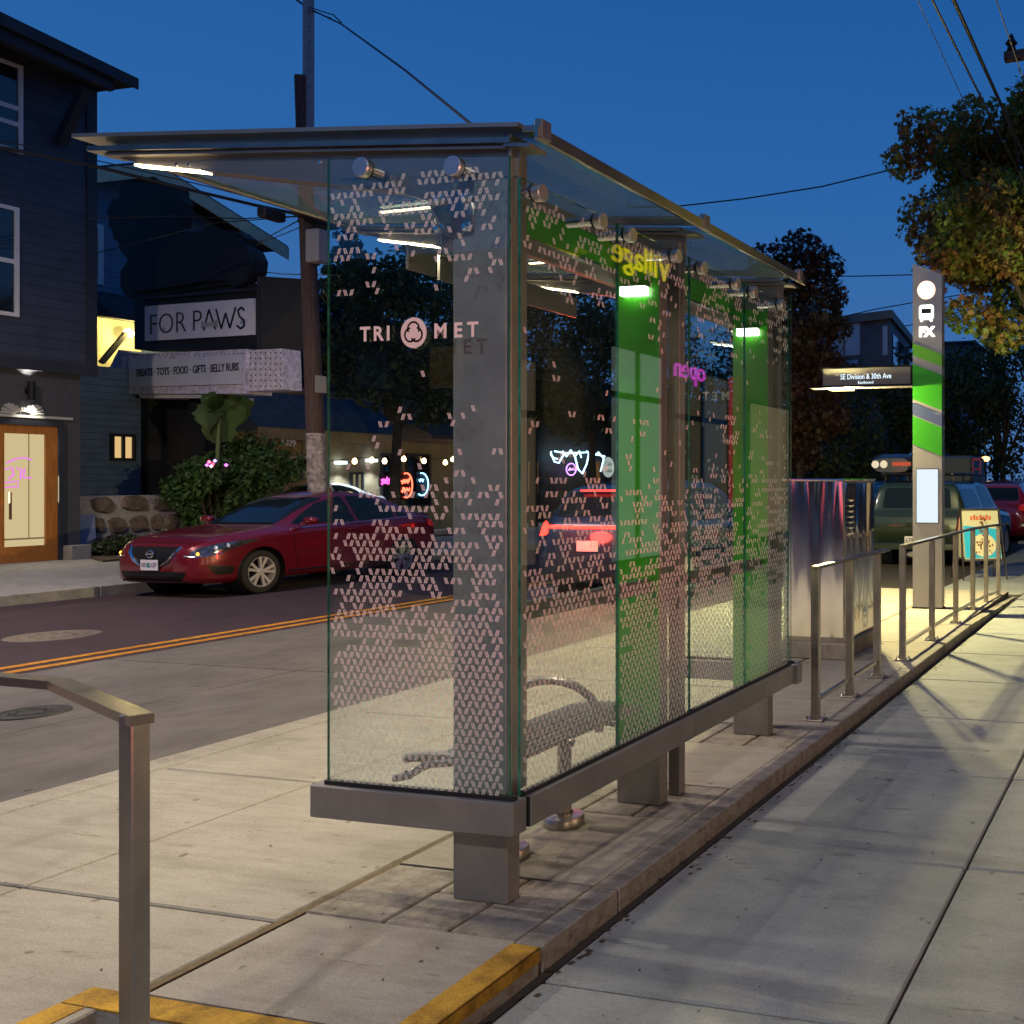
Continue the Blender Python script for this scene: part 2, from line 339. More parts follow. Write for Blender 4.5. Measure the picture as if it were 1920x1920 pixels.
def text(name, s, size, m, parent, loc, right, up=(0, 0, 1), bold=0., space=1., depth=.002, align='CENTER', width=None, sq=1.):
    me = textmesh(s, size, depth, bold*size, space, align)
    if width:
        xs = [v.co.x for v in me.vertices]; k = width/(max(xs)-min(xs)); me.transform(Matrix.Diagonal((k, sq, 1, 1)))
    r = Vector(right).normalized(); u = Vector(up).normalized(); n = r.cross(u)
    o_ = Vector(parent['_o']) if parent is not None and parent.get('_o') is not None else Vector((0, 0, 0))
    p = Vector(loc)-o_
    me.transform(Matrix(((r.x, u.x, n.x, p.x), (r.y, u.y, n.y, p.y), (r.z, u.z, n.z, p.z), (0, 0, 0, 1))))
    me.materials.clear(); me.materials.append(m)
    o = bpy.data.objects.new(name, me); C.objects.link(o); o.parent = parent; o['_o'] = tuple(o_); return o
def area(name, loc, sx_, sy_, power, col, rot=(0, 0, 0), spread=None):
    l = bpy.data.lights.new(name, 'AREA'); l.shape = 'RECTANGLE'; l.size = sx_; l.size_y = sy_; l.energy = power; l.color = col
    if spread: l.spread = spread
    o = bpy.data.objects.new(name, l); C.objects.link(o); o.location = loc; o.rotation_euler = rot; return o
# ================================================================ SETTING: ground
P, S = .225, .15
g = MB().box(-1200, 1200, -1200, 1200, -1.0, -.05); struct('ground', g, M['asph'])
# asphalt lane, concrete bus lane (slabs with joints), markings
g = MB().box(-14.75, -9.45, -60, 220, -.05, 0); struct('road', g, M['asph'])
g = MB()
ys = [-40+5.05*k for k in range(52)]; off = 1.35
for y in ys:
    for a, b_ in ((-9.44, -7.3), (-7.285, -5.0)): g.box(a, b_, y+off, y+off+5.035, -.05, .0)
struct('bus_lane', g, M['lane'])
g = MB().box(-9.45, -4.9, -60, 220, -.05, -.006); struct('road_joint_filler', g, M['gap'])
g = MB()
for x in (-9.60, -9.86): g.box(x-.055, x+.055, -40, 200, .003, .006)
tag(struct('road_marking', g, M['line']))
# far sidewalk and kerb
g = MB()
for k in range(-12, 60): g.box(-22.2, -14.92, k*1.5+.004, k*1.5+1.496, 0, .15)
struct('far_sidewalk', g, M['farside'])
g = MB()
for k in range(-12, 60): g.bbox(-14.915, -14.75, k*1.5+.003, k*1.5+1.497, -.02, .15, .012)
struct('far_kerb', g, M['farside'])
g = MB().box(-40, -22.2, -40, 160, -.02, .14); struct('yard_ground', g, M['soil'])
# near sidewalk slabs
g = MB()
yj = [2.51-1.135*12+1.135*k for k in range(0, 64)]; xs = [-1.80, -.735, .33, 1.395, 2.46]
xs = [-1.80, -.735, .40, 1.55, 2.75]
for i in range(len(yj)-1):
    for a, b_ in zip(xs[:-1], xs[1:]): g.bbox(a+.005, b_-.005, yj[i]+.006, yj[i+1]-.006, .02, S, .007)
# pavement beyond the platform and beside it further on
for i in range(len(yj)-1):
    if yj[i] > 12.3:
        for a, b_ in ((-3.0, -1.80),): g.bbox(a+.005, b_-.005, yj[i]+.006, yj[i+1]-.006, .02, S, .007)
struct('sidewalk', g, M['side'])
g = MB().box(-4.95, 3.2, -12, 60, -.04, .135); g.box(-1.80, -1.834+.002, -12, 13, .1, .145)
struct('joint_filler', g, M['gap'])
# raised boarding platform
g = MB(); jy = [2.50-1.21*k for k in range(6, 0, -1)]+[2.50, 3.70, 4.90, 6.10, 7.30, 8.50, 9.70, 10.9, 12.3]
for i in range(len(jy)-1):
    a, b_ = jy[i]+.006, jy[i+1]-.006
    for x0, x1 in ((-4.78, -3.865), (-3.857, -2.775)): g.bbox(x0, x1, a, b_, .05, P, .006)
cells = []
# strip between the groove and the kerb: plain concrete with paver fields round the pedestals
fields = [(2.58, 2.985), (3.655, 4.085), (4.775, 5.195)]
strip = [(2.06, 2.57)]+[(2.995, 3.645), (4.095, 4.765), (5.205, 5.89), (5.90, 7.04), (7.05, 8.18), (8.19, 9.3), (9.31, 10.6), (10.61, 12.3)]
for a, b_ in strip: g.box(-2.745 if a > 2.1 else -2.72, -1.9325, a, b_, .05, P)
struct('platform', g, M['plat'])
g = MB()
for a, b_ in fields:
    m_ = (a+b_)/2+.03
    for x0, x1 in ((-2.742, -2.44), (-2.43, -2.19), (-2.18, -1.938)):
        g.bbox(x0, x1, a, m_ if x0 > -2.5 else b_, .05, P, .006)
        if x0 > -2.5: g.bbox(x0, x1, m_+.008, b_, .05, P, .006)
struct('platform_paving', g, M['paver'])
g = MB().box(-2.776, -2.744, 2.06, 12.3, .1, P-.005); g.box(-1.95, -1.93, 2.0, 12.3, .1, P-.004)
struct('platform_joint_sand', g, M['groove'])
g = MB().bbox(-4.98, -4.79, -6, 12.3, -.02, P+.002, .012); struct('platform_edge', g, M['plat'])
g = MB(); kj = [2.03, 2.56, 2.987, 3.652, 4.09, 4.767, 5.19, 5.9, 7.04, 8.18, 9.32]
for i in range(1, len(kj)-1): g.bbox(-1.932, -1.834, kj[i]+.004, kj[i+1]-.004, .03, P+.001, .005)
za, zb = P+.002, S+.006
for a, b_ in ((9.324, 10.5), (10.506, 11.7), (11.706, 12.3)):
    fa, fb = [za+(zb-za)*(q-9.324)/2.976 for q in (a, b_)]
    g.hexa([(-1.932, a, .03), (-1.834, a, .03), (-1.834, b_, .03), (-1.932, b_, .03), (-1.932, a, fa), (-1.834, a, fa), (-1.834, b_, fb), (-1.932, b_, fb)])
struct('kerb', g, M['kerb'])
# yellow-topped kerb round the notch by the camera
g = MB().bbox(-1.932, -1.834, 1.2, 2.556, .03, P-.002, .012); g.bbox(-2.90, -1.935, 1.965, 2.05, .03, P-.002, .01); g.bbox(-2.90, -2.81, .2, 1.96, .03, P-.002, .01)
g.box(-4.78, -2.905, 1.3, 1.29, .03, P)
struct('kerb_return', g, M['kerb'])
g = MB().box(-1.932, -1.836, 1.2, 2.552, P-.002, P+.003); g.box(-2.90, -1.936, 1.967, 2.048, P-.002, P+.003); g.box(-2.90, -2.812, .2, 1.962, P-.002, P+.003)
g.box(-1.8335, -1.8325, 1.2, 2.552, .185, P-.004)
struct('kerb_paint', g, M['yel'])
g = MB().box(-2.80, -1.94, -3, 1.96, .03, .152); struct('notch_floor', g, M['side'])
# manhole covers
def manhole(name, u, v, r, lab):
    c = onz(u, v, 0); t = MB().lathe((c.x, c.y, 0), [(0, .008), (r*.72, .008), (r*.74, .004), (r*.78, .004), (r*.8, .009), (r, .009), (r+.004, .001)], 36)
    for k in range(10):
        a = 2*math.pi*k/10; t.box(c.x+r*.45*math.cos(a)-.02, c.x+r*.45*math.cos(a)+.02, c.y+r*.45*math.sin(a)-.02, c.y+r*.45*math.sin(a)+.02, .008, .012)
    return solo(name, t, M['iron'] if r > .3 else M['rubber'], lab, 'manhole cover')
manhole('manhole_cover', 100, 1193, .40, 'pale round manhole cover in the far asphalt lane')
manhole('manhole_cover', 58, 1337, .22, 'small black manhole cover in the near concrete lane')
# litter of leaves and specks
g = MB()
for k in range(260):
    if k < 150: x, y, z = rnd.uniform(-1.8, .2), rnd.uniform(1.5, 9), S
    else: x, y, z = rnd.uniform(-4.7, -2.0), rnd.uniform(1.6, 8), P
    s = rnd.uniform(.003, .009); a = rnd.uniform(0, 3); dx, dy = s*math.cos(a), s*math.sin(a)
    g.add([(x-dx, y-dy, z+.002), (x+dy*.5, y-dx*.5, z+.003), (x+dx, y+dy, z+.004), (x-dy*.5, y+dx*.5, z+.003)], [(0, 1, 2, 3)])
for k in range(260):
    x, y = rnd.uniform(-1.83, -1.77), rnd.uniform(1.8, 9); s = rnd.uniform(.003, .012)
    x += abs(rnd.gauss(0, .03))
    g.add([(x-s, y-s*.5, S+.002), (x+s*.5, y-s, S+.003), (x+s, y+s*.5, S+.005), (x-s*.5, y+s, S+.003)], [(0, 1, 2, 3)])
tag(obj('leaf_litter', g, M['soil'], fix=False), 'tiny dark leaf specks scattered on the pavement along the kerb', 'leaf litter', kind='stuff')

# ================================================================ BUS SHELTER
sh = thing('bus_shelter', 'glass and steel bus shelter with patterned panes and tilted glass roof', 'bus shelter', (-2.35, 3.9, P))
def zroof(x): return 2.80+.068*(-1.99-x)      # top of arms
# columns
COLS = [(2.78, 2.85), (3.79, 3.86), (4.975, 5.045)]
for i, (y0, y1) in enumerate(COLS):
    c = obj('column', MB().bbox(-2.337, -2.125, y0, y1, P if i else .485, zroof(-2.2)-.16, .004), M['col' if i == 0 else 'steel'], sh)
    if not i: obj('pedestal', MB().bbox(-2.337, -2.125, y0, y1, P, .484, .004), M['steel'], c)
    if i:
        g = MB().box(-2.335, -2.128, y0-.004, y0-.0005, .50, 2.60)
        obj('green_facing', g, M['green'], c)
        g = MB().box(-2.30, -2.178, y0-.035, y0-.005, 2.452, 2.490); obj('lamp_housing', MB().box(-2.304, -2.174, y0-.03, y0-.0045, 2.488, 2.496), M['ssd'], c)
        obj('lamp', g, M['ledw'], c)
obj('rear_post', MB().bbox(-2.163, -2.107, 3.93, 3.985, P, 2.72, .003), M['steel'], sh)
obj('rear_post', MB().bbox(-2.163, -2.107, 5.08, 5.13, .60, 2.72, .003), M['steel'], sh)
# corner fin of the first frame
obj('corner_fin', MB().bbox(-2.118, -2.105, 2.775, 2.86, .60, 2.80, .002), M['steel2'], sh)
# arms: tapered web with flanges
ARMS = [2.80, 3.955, 5.10]
for ya in ARMS:
    xe, xw = -2.085, -3.86
    zt = lambda x: zroof(x)-.06
    top = [(xw+.02, ya, zt(xw+.02))]; 
    web = [(xe, zt(xe)), (xw+.03, zt(xw+.03)), (xw+.11, 2.842), (-3.74, 2.835), (-3.41, 2.783), (-2.87, 2.697), (-2.55, 2.645), (-2.42, 2.60), (-2.37, 2.50), (-2.37, 2.43), (xe-.02, 2.43)]
    a = obj('arm', MB().prism([(x, ya-.006, z) for x, z in web], (0, .012, 0)), M['steel2'], sh)
    fl = MB()
    low = [(-3.40, 2.783), (-2.87, 2.697), (-2.55, 2.645), (-2.42, 2.60), (-2.375, 2.50), (-2.37, 2.44)]
    for (x0, z0), (x1, z1) in zip(low[:-1], low[1:]): fl.bar((x0, ya, z0-.004), (x1, ya, z1-.004), .07, .008)
    fl.bar((xw, ya, zt(xw)+.004), (xe, ya, zt(xe)+.004), .07, .009)
    obj('flange', fl, M['steel2'], a)
    # clamp profile above the flange, then cap plate
    cp = MB(); cp.bar((-3.93, ya, zroof(-3.93)-.038), (-2.09, ya, zroof(-2.09)-.038), .10, .018); cp.bar((-3.86, ya, zroof(-3.86)-.05), (-2.1, ya, zroof(-2.1)-.05), .055, .012)
    cp.bar((-2.12, ya, zroof(-2.1)-.05), (-2.02, ya, zroof(-2.03)-.055), .09, .012)
    obj('clamp_rail', cp, M['ssd'], a)
    cp = MB(); cp.bar((-3.985, ya-.005, zroof(-3.98)+.008), (-2.05, ya-.005, zroof(-2.05)+.008), .115, .014)
    obj('cap_plate', cp, M['steel2'], a)
    cp = MB(); cp.bbox(-2.05, -1.995, ya-.045, ya+.03, zroof(-2.0)-.01, zroof(-2.0)+.012, .002); cp.bbox(-1.998, -1.967, ya-.052, ya+.0, zroof(-1.97)-.035, zroof(-1.97)+.030, .003); obj('end_clip', cp, M['ssd'], a)
    bb = MB()
    for x in (-3.55, -3.49, -2.9): bb.cyl((x, ya-.0095, zt(x)-.03), (x, ya-.006, zt(x)-.03), .006, 8)
    for x in np.arange(-3.7, -2.2, .31): bb.lathe((x, ya, zt(x)+.018), [(0, -.016), (.012, -.015), (.018, -.005), (.018, .004)], 12)
    obj('bolt', bb, M['ssp'], a)
    d = Vector((-3.41+3.74, 0, 2.783-2.835)).normalized()
    l = MB(); l.bar((-3.742, ya, 2.829), (-3.408, ya, 2.777), .030, .007); obj('light_strip', l, M['led'], a)
    ln = MB()
    # gusset disc with four bolts
    gp = MB().lathe((-2.325, 0, 2.545), [(.0, ya-.030), (.074, ya-.030), (.080, ya-.026), (.080, ya-.006)], 40, 'y'); dsk = obj('gusset_disc', gp, M['ssd'], a, smooth=True)
    gp = MB()
    for dx in (-.055, .055):
        for dz in (-.05, .05):
            c_ = (-2.325+dx, 0, 2.545+dz); gp.lathe(c_, [(0, ya-.050), (.009, ya-.050), (.0145, ya-.044), (.0145, ya-.036), (.022, ya-.034), (.022, ya-.030)], 6, 'y')
    obj('bolt', gp, M['ssp'], dsk)
# headers between the columns (green channel)
for y0, y1 in ((2.80, 3.86), (3.88, 5.04)):
    hd = obj('header', MB().box(-2.375, -2.340, y0, y1, 2.505, 2.735), M['steel'], sh)
    obj('green_channel', MB().box(-2.3395, -2.336, y0, y1, 2.568, 2.682), M['green'], hd)
    g = MB().box(-2.3395, -2.327, y0, y1, 2.683, 2.690); g.box(-2.3395, -2.327, y0, y1, 2.560, 2.567); obj('edge_bead', g, M['ssp'], hd)
g = MB().box(-3.42, -3.405, 3.965, 5.09, 2.62, 2.74); va = obj('valance', g, M['steel2'], sh)
g = MB().box(-3.42, -3.405, 3.765, 3.94, 2.63, 2.745); obj('valance', g, M['steel2'], sh)
# lean rail
g = MB(); g.bbox(-2.185, -2.165, 2.86, 3.78, 1.155, 1.218, .003)
obj('lean_rail', g, M['railg'], sh); obj('lean_rail', MB().bbox(-2.185, -2.165, 3.99, 4.97, 1.155, 1.218, .003), M['railg'], sh)
# base beams
eb = obj('base_beam', MB().bbox(-2.842, -2.038, 2.695, 2.768, .488, .598, .003), M['steel'], sh)
obj('gasket', MB().box(-2.80, -2.05, 2.714, 2.736, .598, .612), M['rubber'], eb)
for y0, y1 in ((2.776, 3.930), (3.934, 5.125)):
    q = obj('base_beam', MB().bbox(-2.088, -2.028, y0, y1, .497, .598, .003), M['steel'], sh)
    obj('gasket', MB().box(-2.073, -2.049, y0, y1, .598, .612), M['rubber'], q)
obj('beam_cap', MB().box(-2.086, -2.0305, 2.7705, 2.7755, .499, .596), M['wdark'], sh)
eb = obj('base_beam', MB().bbox(-2.842, -2.010, 5.136, 5.20, .488, .598, .003), M['steel'], sh)
obj('gasket', MB().box(-2.80, -2.05, 5.158, 5.18, .598, .612), M['rubber'], eb)
# glass panes with frit
def pane_x(y0, y1, x, z0, z1):
    m_ = MB(); m_.box(x-.005, x+.005, y0, y1, z0, z1); m_.mi = [1, 1, 1, 0, 1, 0]; return m_
def pane_y(x0, x1, y, z0, z1):
    m_ = MB(); m_.box(x0, x1, y-.005, y+.005, z0, z1); m_.mi = [1, 1, 0, 1, 0, 1]; return m_
def density(z, s):
    pts = [(.6, .95), (.9, .84), (1.1, .64), (1.35, .47), (1.55, .34), (1.68, .19), (1.82, .11), (1.97, .06), (2.06, .0), (2.2, .02), (2.30, .12), (2.40, .27), (2.5, .40), (2.62, .52), (2.70, .45), (2.75, 0)]
    if s: z = z+.0
    for (a, p), (b_, q) in zip(pts[:-1], pts[1:]):
        if z < b_: return p+(q-p)*max(0, (z-a)/(b_-a))
    return 0
def fritpat(axis, a0, a1, pos, z0, z1, seed):
    r = random.Random(seed); m_ = MB(); pu, pz = .0262, .0238; k = 0; z = z0+.004; row = 0
    hh = .0205
    while z+hh < z1-.02:
        n_ = int((a1-a0)/pu); run = False; dens = density(z, seed)
        for i in range(n_):
            pd = min(1, max(0, dens+(.26 if run else -.26*dens*(1-dens)*2)))
            if dens <= .0: pd = 0
            run = r.random() < pd
            if not run: continue
            c = a0+(i+.5)*pu+(.5*pu if row % 2 else 0); 
            if c+pu*.5 > a1: continue
            sl = (.0036 if (i+row) % 2 else -.0036)
            for j in (-1, 0, 1):
                w_ = .0017; q = c+j*.0048
                p = [(q-w_/2*1.5-sl, z), (q+w_/2*1.5-sl, z), (q+w_/2*1.5+sl, z+hh), (q-w_/2*1.5+sl, z+hh)]
                m_.add([(a, pos, zz) if axis == 'y' else (pos, a, zz) for a, zz in p], [(0, 1, 2, 3)])
        z += pz; row += 1
    return m_
PX = -2.061
for i in range(4):
    y0 = 2.760+i*.5875; y1 = y0+.583
    gl = obj('glass_pane', pane_x(y0, y1, PX, .606, 2.645), [M['glass'], M['glassedge']], sh, fix=False)
    obj('frit_pattern', fritpat('x', y0+.008, y1-.004, PX+.0056, .606, 2.645, 20+i), M['frit'], gl, fix=False)
    for dy in (.07, .43) if i % 2 == 0 else (.05, .42):
        g = MB().lathe((0, y0+dy, 2.612), [(0, PX+.042), (.027, PX+.042), (.030, PX+.039), (.030, PX+.012)], 28, 'x'); so = obj('standoff', g, M['disc'], gl, smooth=True)
        obj('washer', MB().lathe((0, y0+dy, 2.612), [(.0305, PX+.0115), (.0305, PX+.0055), (0, PX+.0055)], 28, 'x'), M['rubber'], so)
        obj('spacer', MB().lathe((0, y0+dy, 2.612), [(.018, PX-.006), (.018, PX-.11)], 20, 'x'), M['ssp'], so, smooth=True)
def endpane(y, sgn, mirror):
    # the pane top follows the roof slope
    x0, x1 = -2.79, -2.068; zt0, zt1 = 2.752, 2.704
    m_ = MB(); m_.hexa([(x0, y-.005, .606), (x1, y-.005, .606), (x1, y+.005, .606), (x0, y+.005, .606), (x0, y-.005, zt0), (x1, y-.005, zt1), (x1, y+.005, zt1), (x0, y+.005, zt0)])
    m_.mi = [1, 1, 0, 1, 0, 1]
    gl = obj('glass_pane', m_, [M['glass'], M['glassedge']], sh, fix=False)
    obj('frit_pattern', fritpat('y', x0+.01, x1-.01, y+sgn*.0056, .606, 2.70, 55 if sgn < 0 else 77), M['frit'], gl, fix=False)
    for sx_ in (-2.632, -2.268):
        z_ = 2.704 if sx_ < -2.5 else 2.679
        pr = [(0, -.030), (.030, -.030), (.034, -.026), (.034, -.008)]
        pr = [(r_, y+sgn*(-h)) for r_, h in pr]
        so = obj('standoff', MB().lathe((sx_, 0, z_), pr, 32, 'y'), M['disc'], gl, smooth=True)
        pr = [(.030, y+sgn*.006), (.030, y+sgn*.02)]
        obj('washer', MB().lathe((sx_, 0, z_), [(.0345, y+sgn*.0085), (.0345, y+sgn*.0055), (0, y+sgn*.0055)], 32, 'y'), M['rubber'], so)
        obj('spacer', MB().lathe((sx_, 0, z_), [(.018, y-sgn*.006), (.018, y-sgn*.06)], 20, 'y'), M['ssp'], so, smooth=True)
    yy = y+sgn*.0065; M_ = M['frit']
    cx_, cz_ = (-2.436, 2.139) if sgn < 0 else (-2.372, 2.139)
    for s_, x_ in (('T', -2.632), ('R', -2.579), ('I', -2.538), ('M', -2.330), ('E', -2.262), ('T', -2.205)):
        text('letter', s_, .068, M_, gl, (x_ if sgn < 0 else cx_-(x_+2.436), yy, 2.139), (-sgn, 0, 0), bold=.028, depth=.0004)
    lg = obj('emblem', MB().lathe((cx_, 0, cz_), [(0, yy), (.0515, yy)], 48, 'y'), M_, gl, fix=False)
    ar = MB(); ys_ = yy+sgn*.001
    for k in range(3):
        a0 = R(90+120*k); pts = []
        ccx, ccz = cx_+.0135*math.cos(a0), cz_+.0135*math.sin(a0)
        for j in range(26):
            a_ = a0+R(-118+235*j/25); pts.append((ccx+.0225*math.cos(a_), ys_, ccz+.0225*math.sin(a_)))
        for p, q in zip(pts[:-1], pts[1:]): ar.bar(p, q, .0008, .0062, up=(0, 1, 0)) if False else ar.bar(p, q, .0062, .0008, up=(0, 1, 0))
    obj('emblem_lines', ar, M['wdark'], lg, fix=False)
    return gl
endpane(2.722, -1, False)
endpane(5.169, 1, True)
# roof glass, two sheets, and edge trims
for y0, y1 in ((2.815, 3.925), (3.985, 5.085)):
    x0, x1 = -3.93, -1.985
    g = MB(); z0_, z1_ = zroof(x0)-.022, zroof(x1)-.022
    g.hexa([(x0, y0, z0_), (x1, y0, z1_), (x1, y1, z1_), (x0, y1, z0_), (x0, y0, z0_+.012), (x1, y0, z1_+.012), (x1, y1, z1_+.012), (x0, y1, z0_+.012)])
    rg = obj('roof_pane', g, M['roofglass'], sh)
ed = MB().bbox(-1.992, -1.975, 2.74, 5.165, zroof(-1.98)-.04, zroof(-1.98)+.004, .002); obj('roof_edge', ed, M['ss'], sh)
ed = MB().bbox(-3.955, -3.93, 2.86, 5.165, zroof(-3.93)-.026, zroof(-3.93)-.004, .002); obj('roof_edge', ed, M['ss'], sh)
for ya in ARMS: area('shelter_lamp', (-3.575, ya, 2.79), .30, .04, 32, (1, .84, .60), (0, R(8.9), 0))

# ---------------------------------------------------------------- bench
bn = thing('bench', 'tubular steel rib bench with looped armrests inside the glass shelter', 'bench', (-2.42, 3.37, P))
def rib(x, y0, y1):
    return [(x, y0, 0)]
g = MB(); zx = lambda x: .617+.018*math.cos((x+2.45)/.26*math.pi/2*1.6)-.0
xr = np.linspace(-2.66, -2.22, 13)
for x in xr:
    z_ = .655 - .9*(x+2.30)**2*.35 - (.03 if x < -2.6 else 0)
    g.tube([(x, 2.93, z_), (x, 3.84, z_)], .0105, 8)
g2 = MB()
for yy in (2.93, 3.25, 3.55, 3.84):
    g2.tube([(x, yy, .655-.315*(x+2.30)**2-.012-(.03 if x < -2.6 else 0)) for x in np.linspace(-2.71, -2.19, 9)], .014, 8)
obj('seat', g, M['bench'], bn, smooth=True); obj('seat_frame', g2, M['bench'], bn, smooth=True)
for yy in (2.93, 3.45):
    pts = []
    for j in range(15):
        t_ = j/14; a_ = math.pi*t_; pts.append((-2.44-.235*math.cos(a_), yy+ .03*math.sin(a_), .63+(.19 if yy > 3 else .015)*math.sin(a_)**.8))
    obj('armrest', MB().tube(pts, .0175, 10), M['bench'], bn, smooth=True)
for yy in (3.14, 3.50):
    l = obj('leg', MB().tube([(-2.40, yy, P+.03), (-2.40, yy, .60)], .028, 18), M['ssd'], bn, smooth=True)
    obj('base_disc', MB().lathe((-2.40, yy, P), [(.080, 0), (.080, .030), (.074, .038), (.034, .040), (.034, .05)], 32), M['ssd'], l, smooth=True)

# ---------------------------------------------------------------- handrails
def rail_posts(root, pts, z1, w_=.038, plate=True):
    for (x, y, zb) in pts:
        p = obj('post', MB().bbox(x-w_/2-.006, x+w_/2+.006, y-w_/2, y+w_/2, zb, z1-.02, .003), M['ssd'], root)
        if plate:
            pl = MB().bbox(x-.06, x+.06, y-.05, y+.05, zb, zb+.010, .003); pp = obj('base_plate', pl, M['ssd'], p)
            bo = MB()
            for dx in (-.042, .042):
                for dy in (-.034, .034): bo.lathe((x+dx, y+dy, zb+.010), [(.009, 0), (.009, .007), (.006, .012), (.004, .02), (0, .02)], 6)
            obj('bolt', bo, M['ssp'], pp)
zt = P+.914
r2 = thing('handrail', 'three post stainless handrail in front of the polished cabinet', 'handrail', (-2.0, 6.0, P))
rail_posts(r2, [(-2.0, 5.39, P), (-2.0, 6.03, P), (-2.0, 6.66, P)], zt)
g = MB().bbox(-2.026, -1.974, 5.371, 6.93, zt-.02, zt+.001, .003); obj('top_rail', g, M['ss'], r2)
obj('lower_rail', MB().bbox(-2.012, -1.988, 5.41, 6.64, P+.105, P+.13, .003), M['ss'], r2)
r3 = thing('handrail', 'long six post stainless handrail in front of the tall green and white pylon', 'handrail', (-2.0, 9.5, P))
pp = [(-2.0, 7.36, P), (-2.0, 8.36, P), (-2.005, 9.40, P-.005), (-2.03, 10.42, P-.03), (-2.02, 11.18, P-.05), (-1.985, 11.85, P-.065)]
zz3 = [1.139, 1.139, 1.139, 1.132, 1.122, 1.112]
for (x, y, zb), z_ in zip(pp, zz3): rail_posts(r3, [(x, y, zb)], z_)
g = MB()
q = [(x, y, z_-.010) for (x, y, _), z_ in zip(pp, zz3)]; q[0] = (-2.0, 7.341, q[0][2]); q.append((-1.93, 12.25, 1.095))
for a, b_ in zip(q[:-1], q[1:]): g.bar(a, b_, .052, .021)
obj('top_rail', g, M['ss'], r3)
g = MB()
for (x, y, zb), (x2, y2, zb2) in zip(pp[:-1], pp[1:]): g.bar((x, y+.02, zb+.117), (x2, y2-.02, zb2+.117), .024, .025)
obj('lower_rail', g, M['ss'], r3)
r1 = thing('handrail', 'polished handrail end with one square post nearest the camera', 'handrail', (-2.42, 1.7, S))
g = MB(); zt1 = 1.139
g.bbox(-2.180, -2.140, 1.588, 1.628, .152, zt1-.001, .003)
obj('post', g, M['ssd'], r1)
g = MB(); pa, pb, pc = Vector((-2.125, 1.597, zt1-.010)), Vector((-2.71, 1.83, zt1-.010)), Vector((-3.4, 1.86, zt1-.010))
g.bar(pa, pb, .044, .022); g.bar(pb, pc, .044, .022); g.bar(pc, pc+Vector((-.6, 0, 0)), .044, .022); obj('top_rail', g, M['ss'], r1)
obj('post', MB().bbox(-3.62, -3.58, 1.84, 1.88, P, zt1-.02, .003), M['ssd'], r1)

# ---------------------------------------------------------------- polished cabinet
cb = thing('cabinet', 'polished stainless steel equipment cabinet with wavy reflections on a concrete plinth', 'cabinet', (-2.72, 7.7, P))
cx0, cx1, cy0, cy1 = -2.975, -2.466, 7.28, 8.12
def sheet_y(x0, x1, y, z0, z1): return MB().box(x0, x1, y-.004, y, z0, z1)
obj('plinth', MB().bbox(-3.02, -2.43, 7.23, 8.20, P, P+.13, .008), M['paver'], cb)
obj('body', MB().box(cx0+.004, cx1-.004, cy0+.004, cy1, P+.13, 1.648), M['ssd'], cb)
obj('side_panel', sheet_y(cx0, cx1-.004, cy0+.004, P+.17, 1.640), M['mirror'], cb)
d = obj('door', MB().box(cx1-.0035, cx1, cy0+.03, cy1-.005, P+.15, 1.63), M['mirror'], cb)
obj('top_cover', MB().bbox(cx0-.012, cx1+.012, cy0-.012, cy1+.012, 1.645, 1.662, .004), M['ssp'], cb)
g = MB()
for k in range(7):
    z_ = 1.50-.045*k; g.prism([(cx1, cy0+.10, z_), (cx1+.014, cy0+.10, z_-.006), (cx1, cy0+.10, z_-.022)], (0, .13, 0))
for k in range(5):
    z_ = .62-.05*k; g.prism([(cx1, cy0+.10, z_), (cx1+.014, cy0+.10, z_-.006), (cx1, cy0+.10, z_-.022)], (0, .10, 0))
obj('vent_louvre', g, M['ssp'], d); obj('sticker', MB().box(cx1+.0005, cx1+.002, cy0+.08, cy0+.24, 1.53, 1.60), M['ink'], d)
obj('base_band', MB().box(cx0-.003, cx1+.003, cy0-.003, cy0+.004, P+.13, P+.168), M['ssd'], cb)

# ---------------------------------------------------------------- stop pylon
py = thing('stop_pylon', 'tall bus stop pylon with green stripes, lit bus symbols and name sign', 'bus stop sign', (-2.54, 10.4, P))
x0, x1, y0, y1 = -2.705, -2.372, 10.385, 10.52
zl, zr = 4.072, 3.935
def band(mb, za, zb_, dz, yf=.0, x0=x0, x1=x1):
    # sloped band: z at left edge, falls dz to the right
    mb.hexa([(x0, y0-yf, zb_), (x1, y0-yf, zb_-dz), (x1, y1+yf, zb_-dz), (x0, y1+yf, zb_), (x0, y0-yf, za), (x1, y0-yf, za-dz), (x1, y1+yf, za-dz), (x0, y1+yf, za)])
g = MB(); g.hexa([(x0, y0, P+.02), (x1, y0, P+.02), (x1, y1, P+.02), (x0, y1, P+.02), (x0, y0, zl), (x1, y0, zr), (x1, y1, zr), (x0, y1, zl)])
M['pyl'] = mat('satin_pylon_metal', (.44, .41, .385), .38, .5, noise=.08)
obj('shaft', g, M['pyl'], py)
obj('base', MB().box(x0-.006, x1+.006, y0-.006, y1+.006, P, P+.02), M['rubber'], py)
zA = lambda v: ony(1713, v, y0).z
g = MB(); band(g, zA(643), zA(666), .135, .003); gs = obj('stripe', g, M['green2'], py)
g = MB(); band(g, zA(682), zA(748), .135, .003); obj('stripe', g, M['green'], py)
g = MB(); band(g, zA(780), zA(833), .135, .003); obj('stripe', g, M['green'], py)
M['lav'] = mat('grey_blue_film', (.09, .12, .26), .35, .2, coat=.3)
g = MB(); band(g, zA(755), zA(778), .135, .0025); obj('stripe', g, M['lav'], py)
M['glow'] = emis('lit_symbol', (1, .97, .86), 3.2)
M['glowo'] = emis('lit_ring', (1, .45, .15), 1.6)
fy = y0-.004
rc = ony(1737, 544, y0)
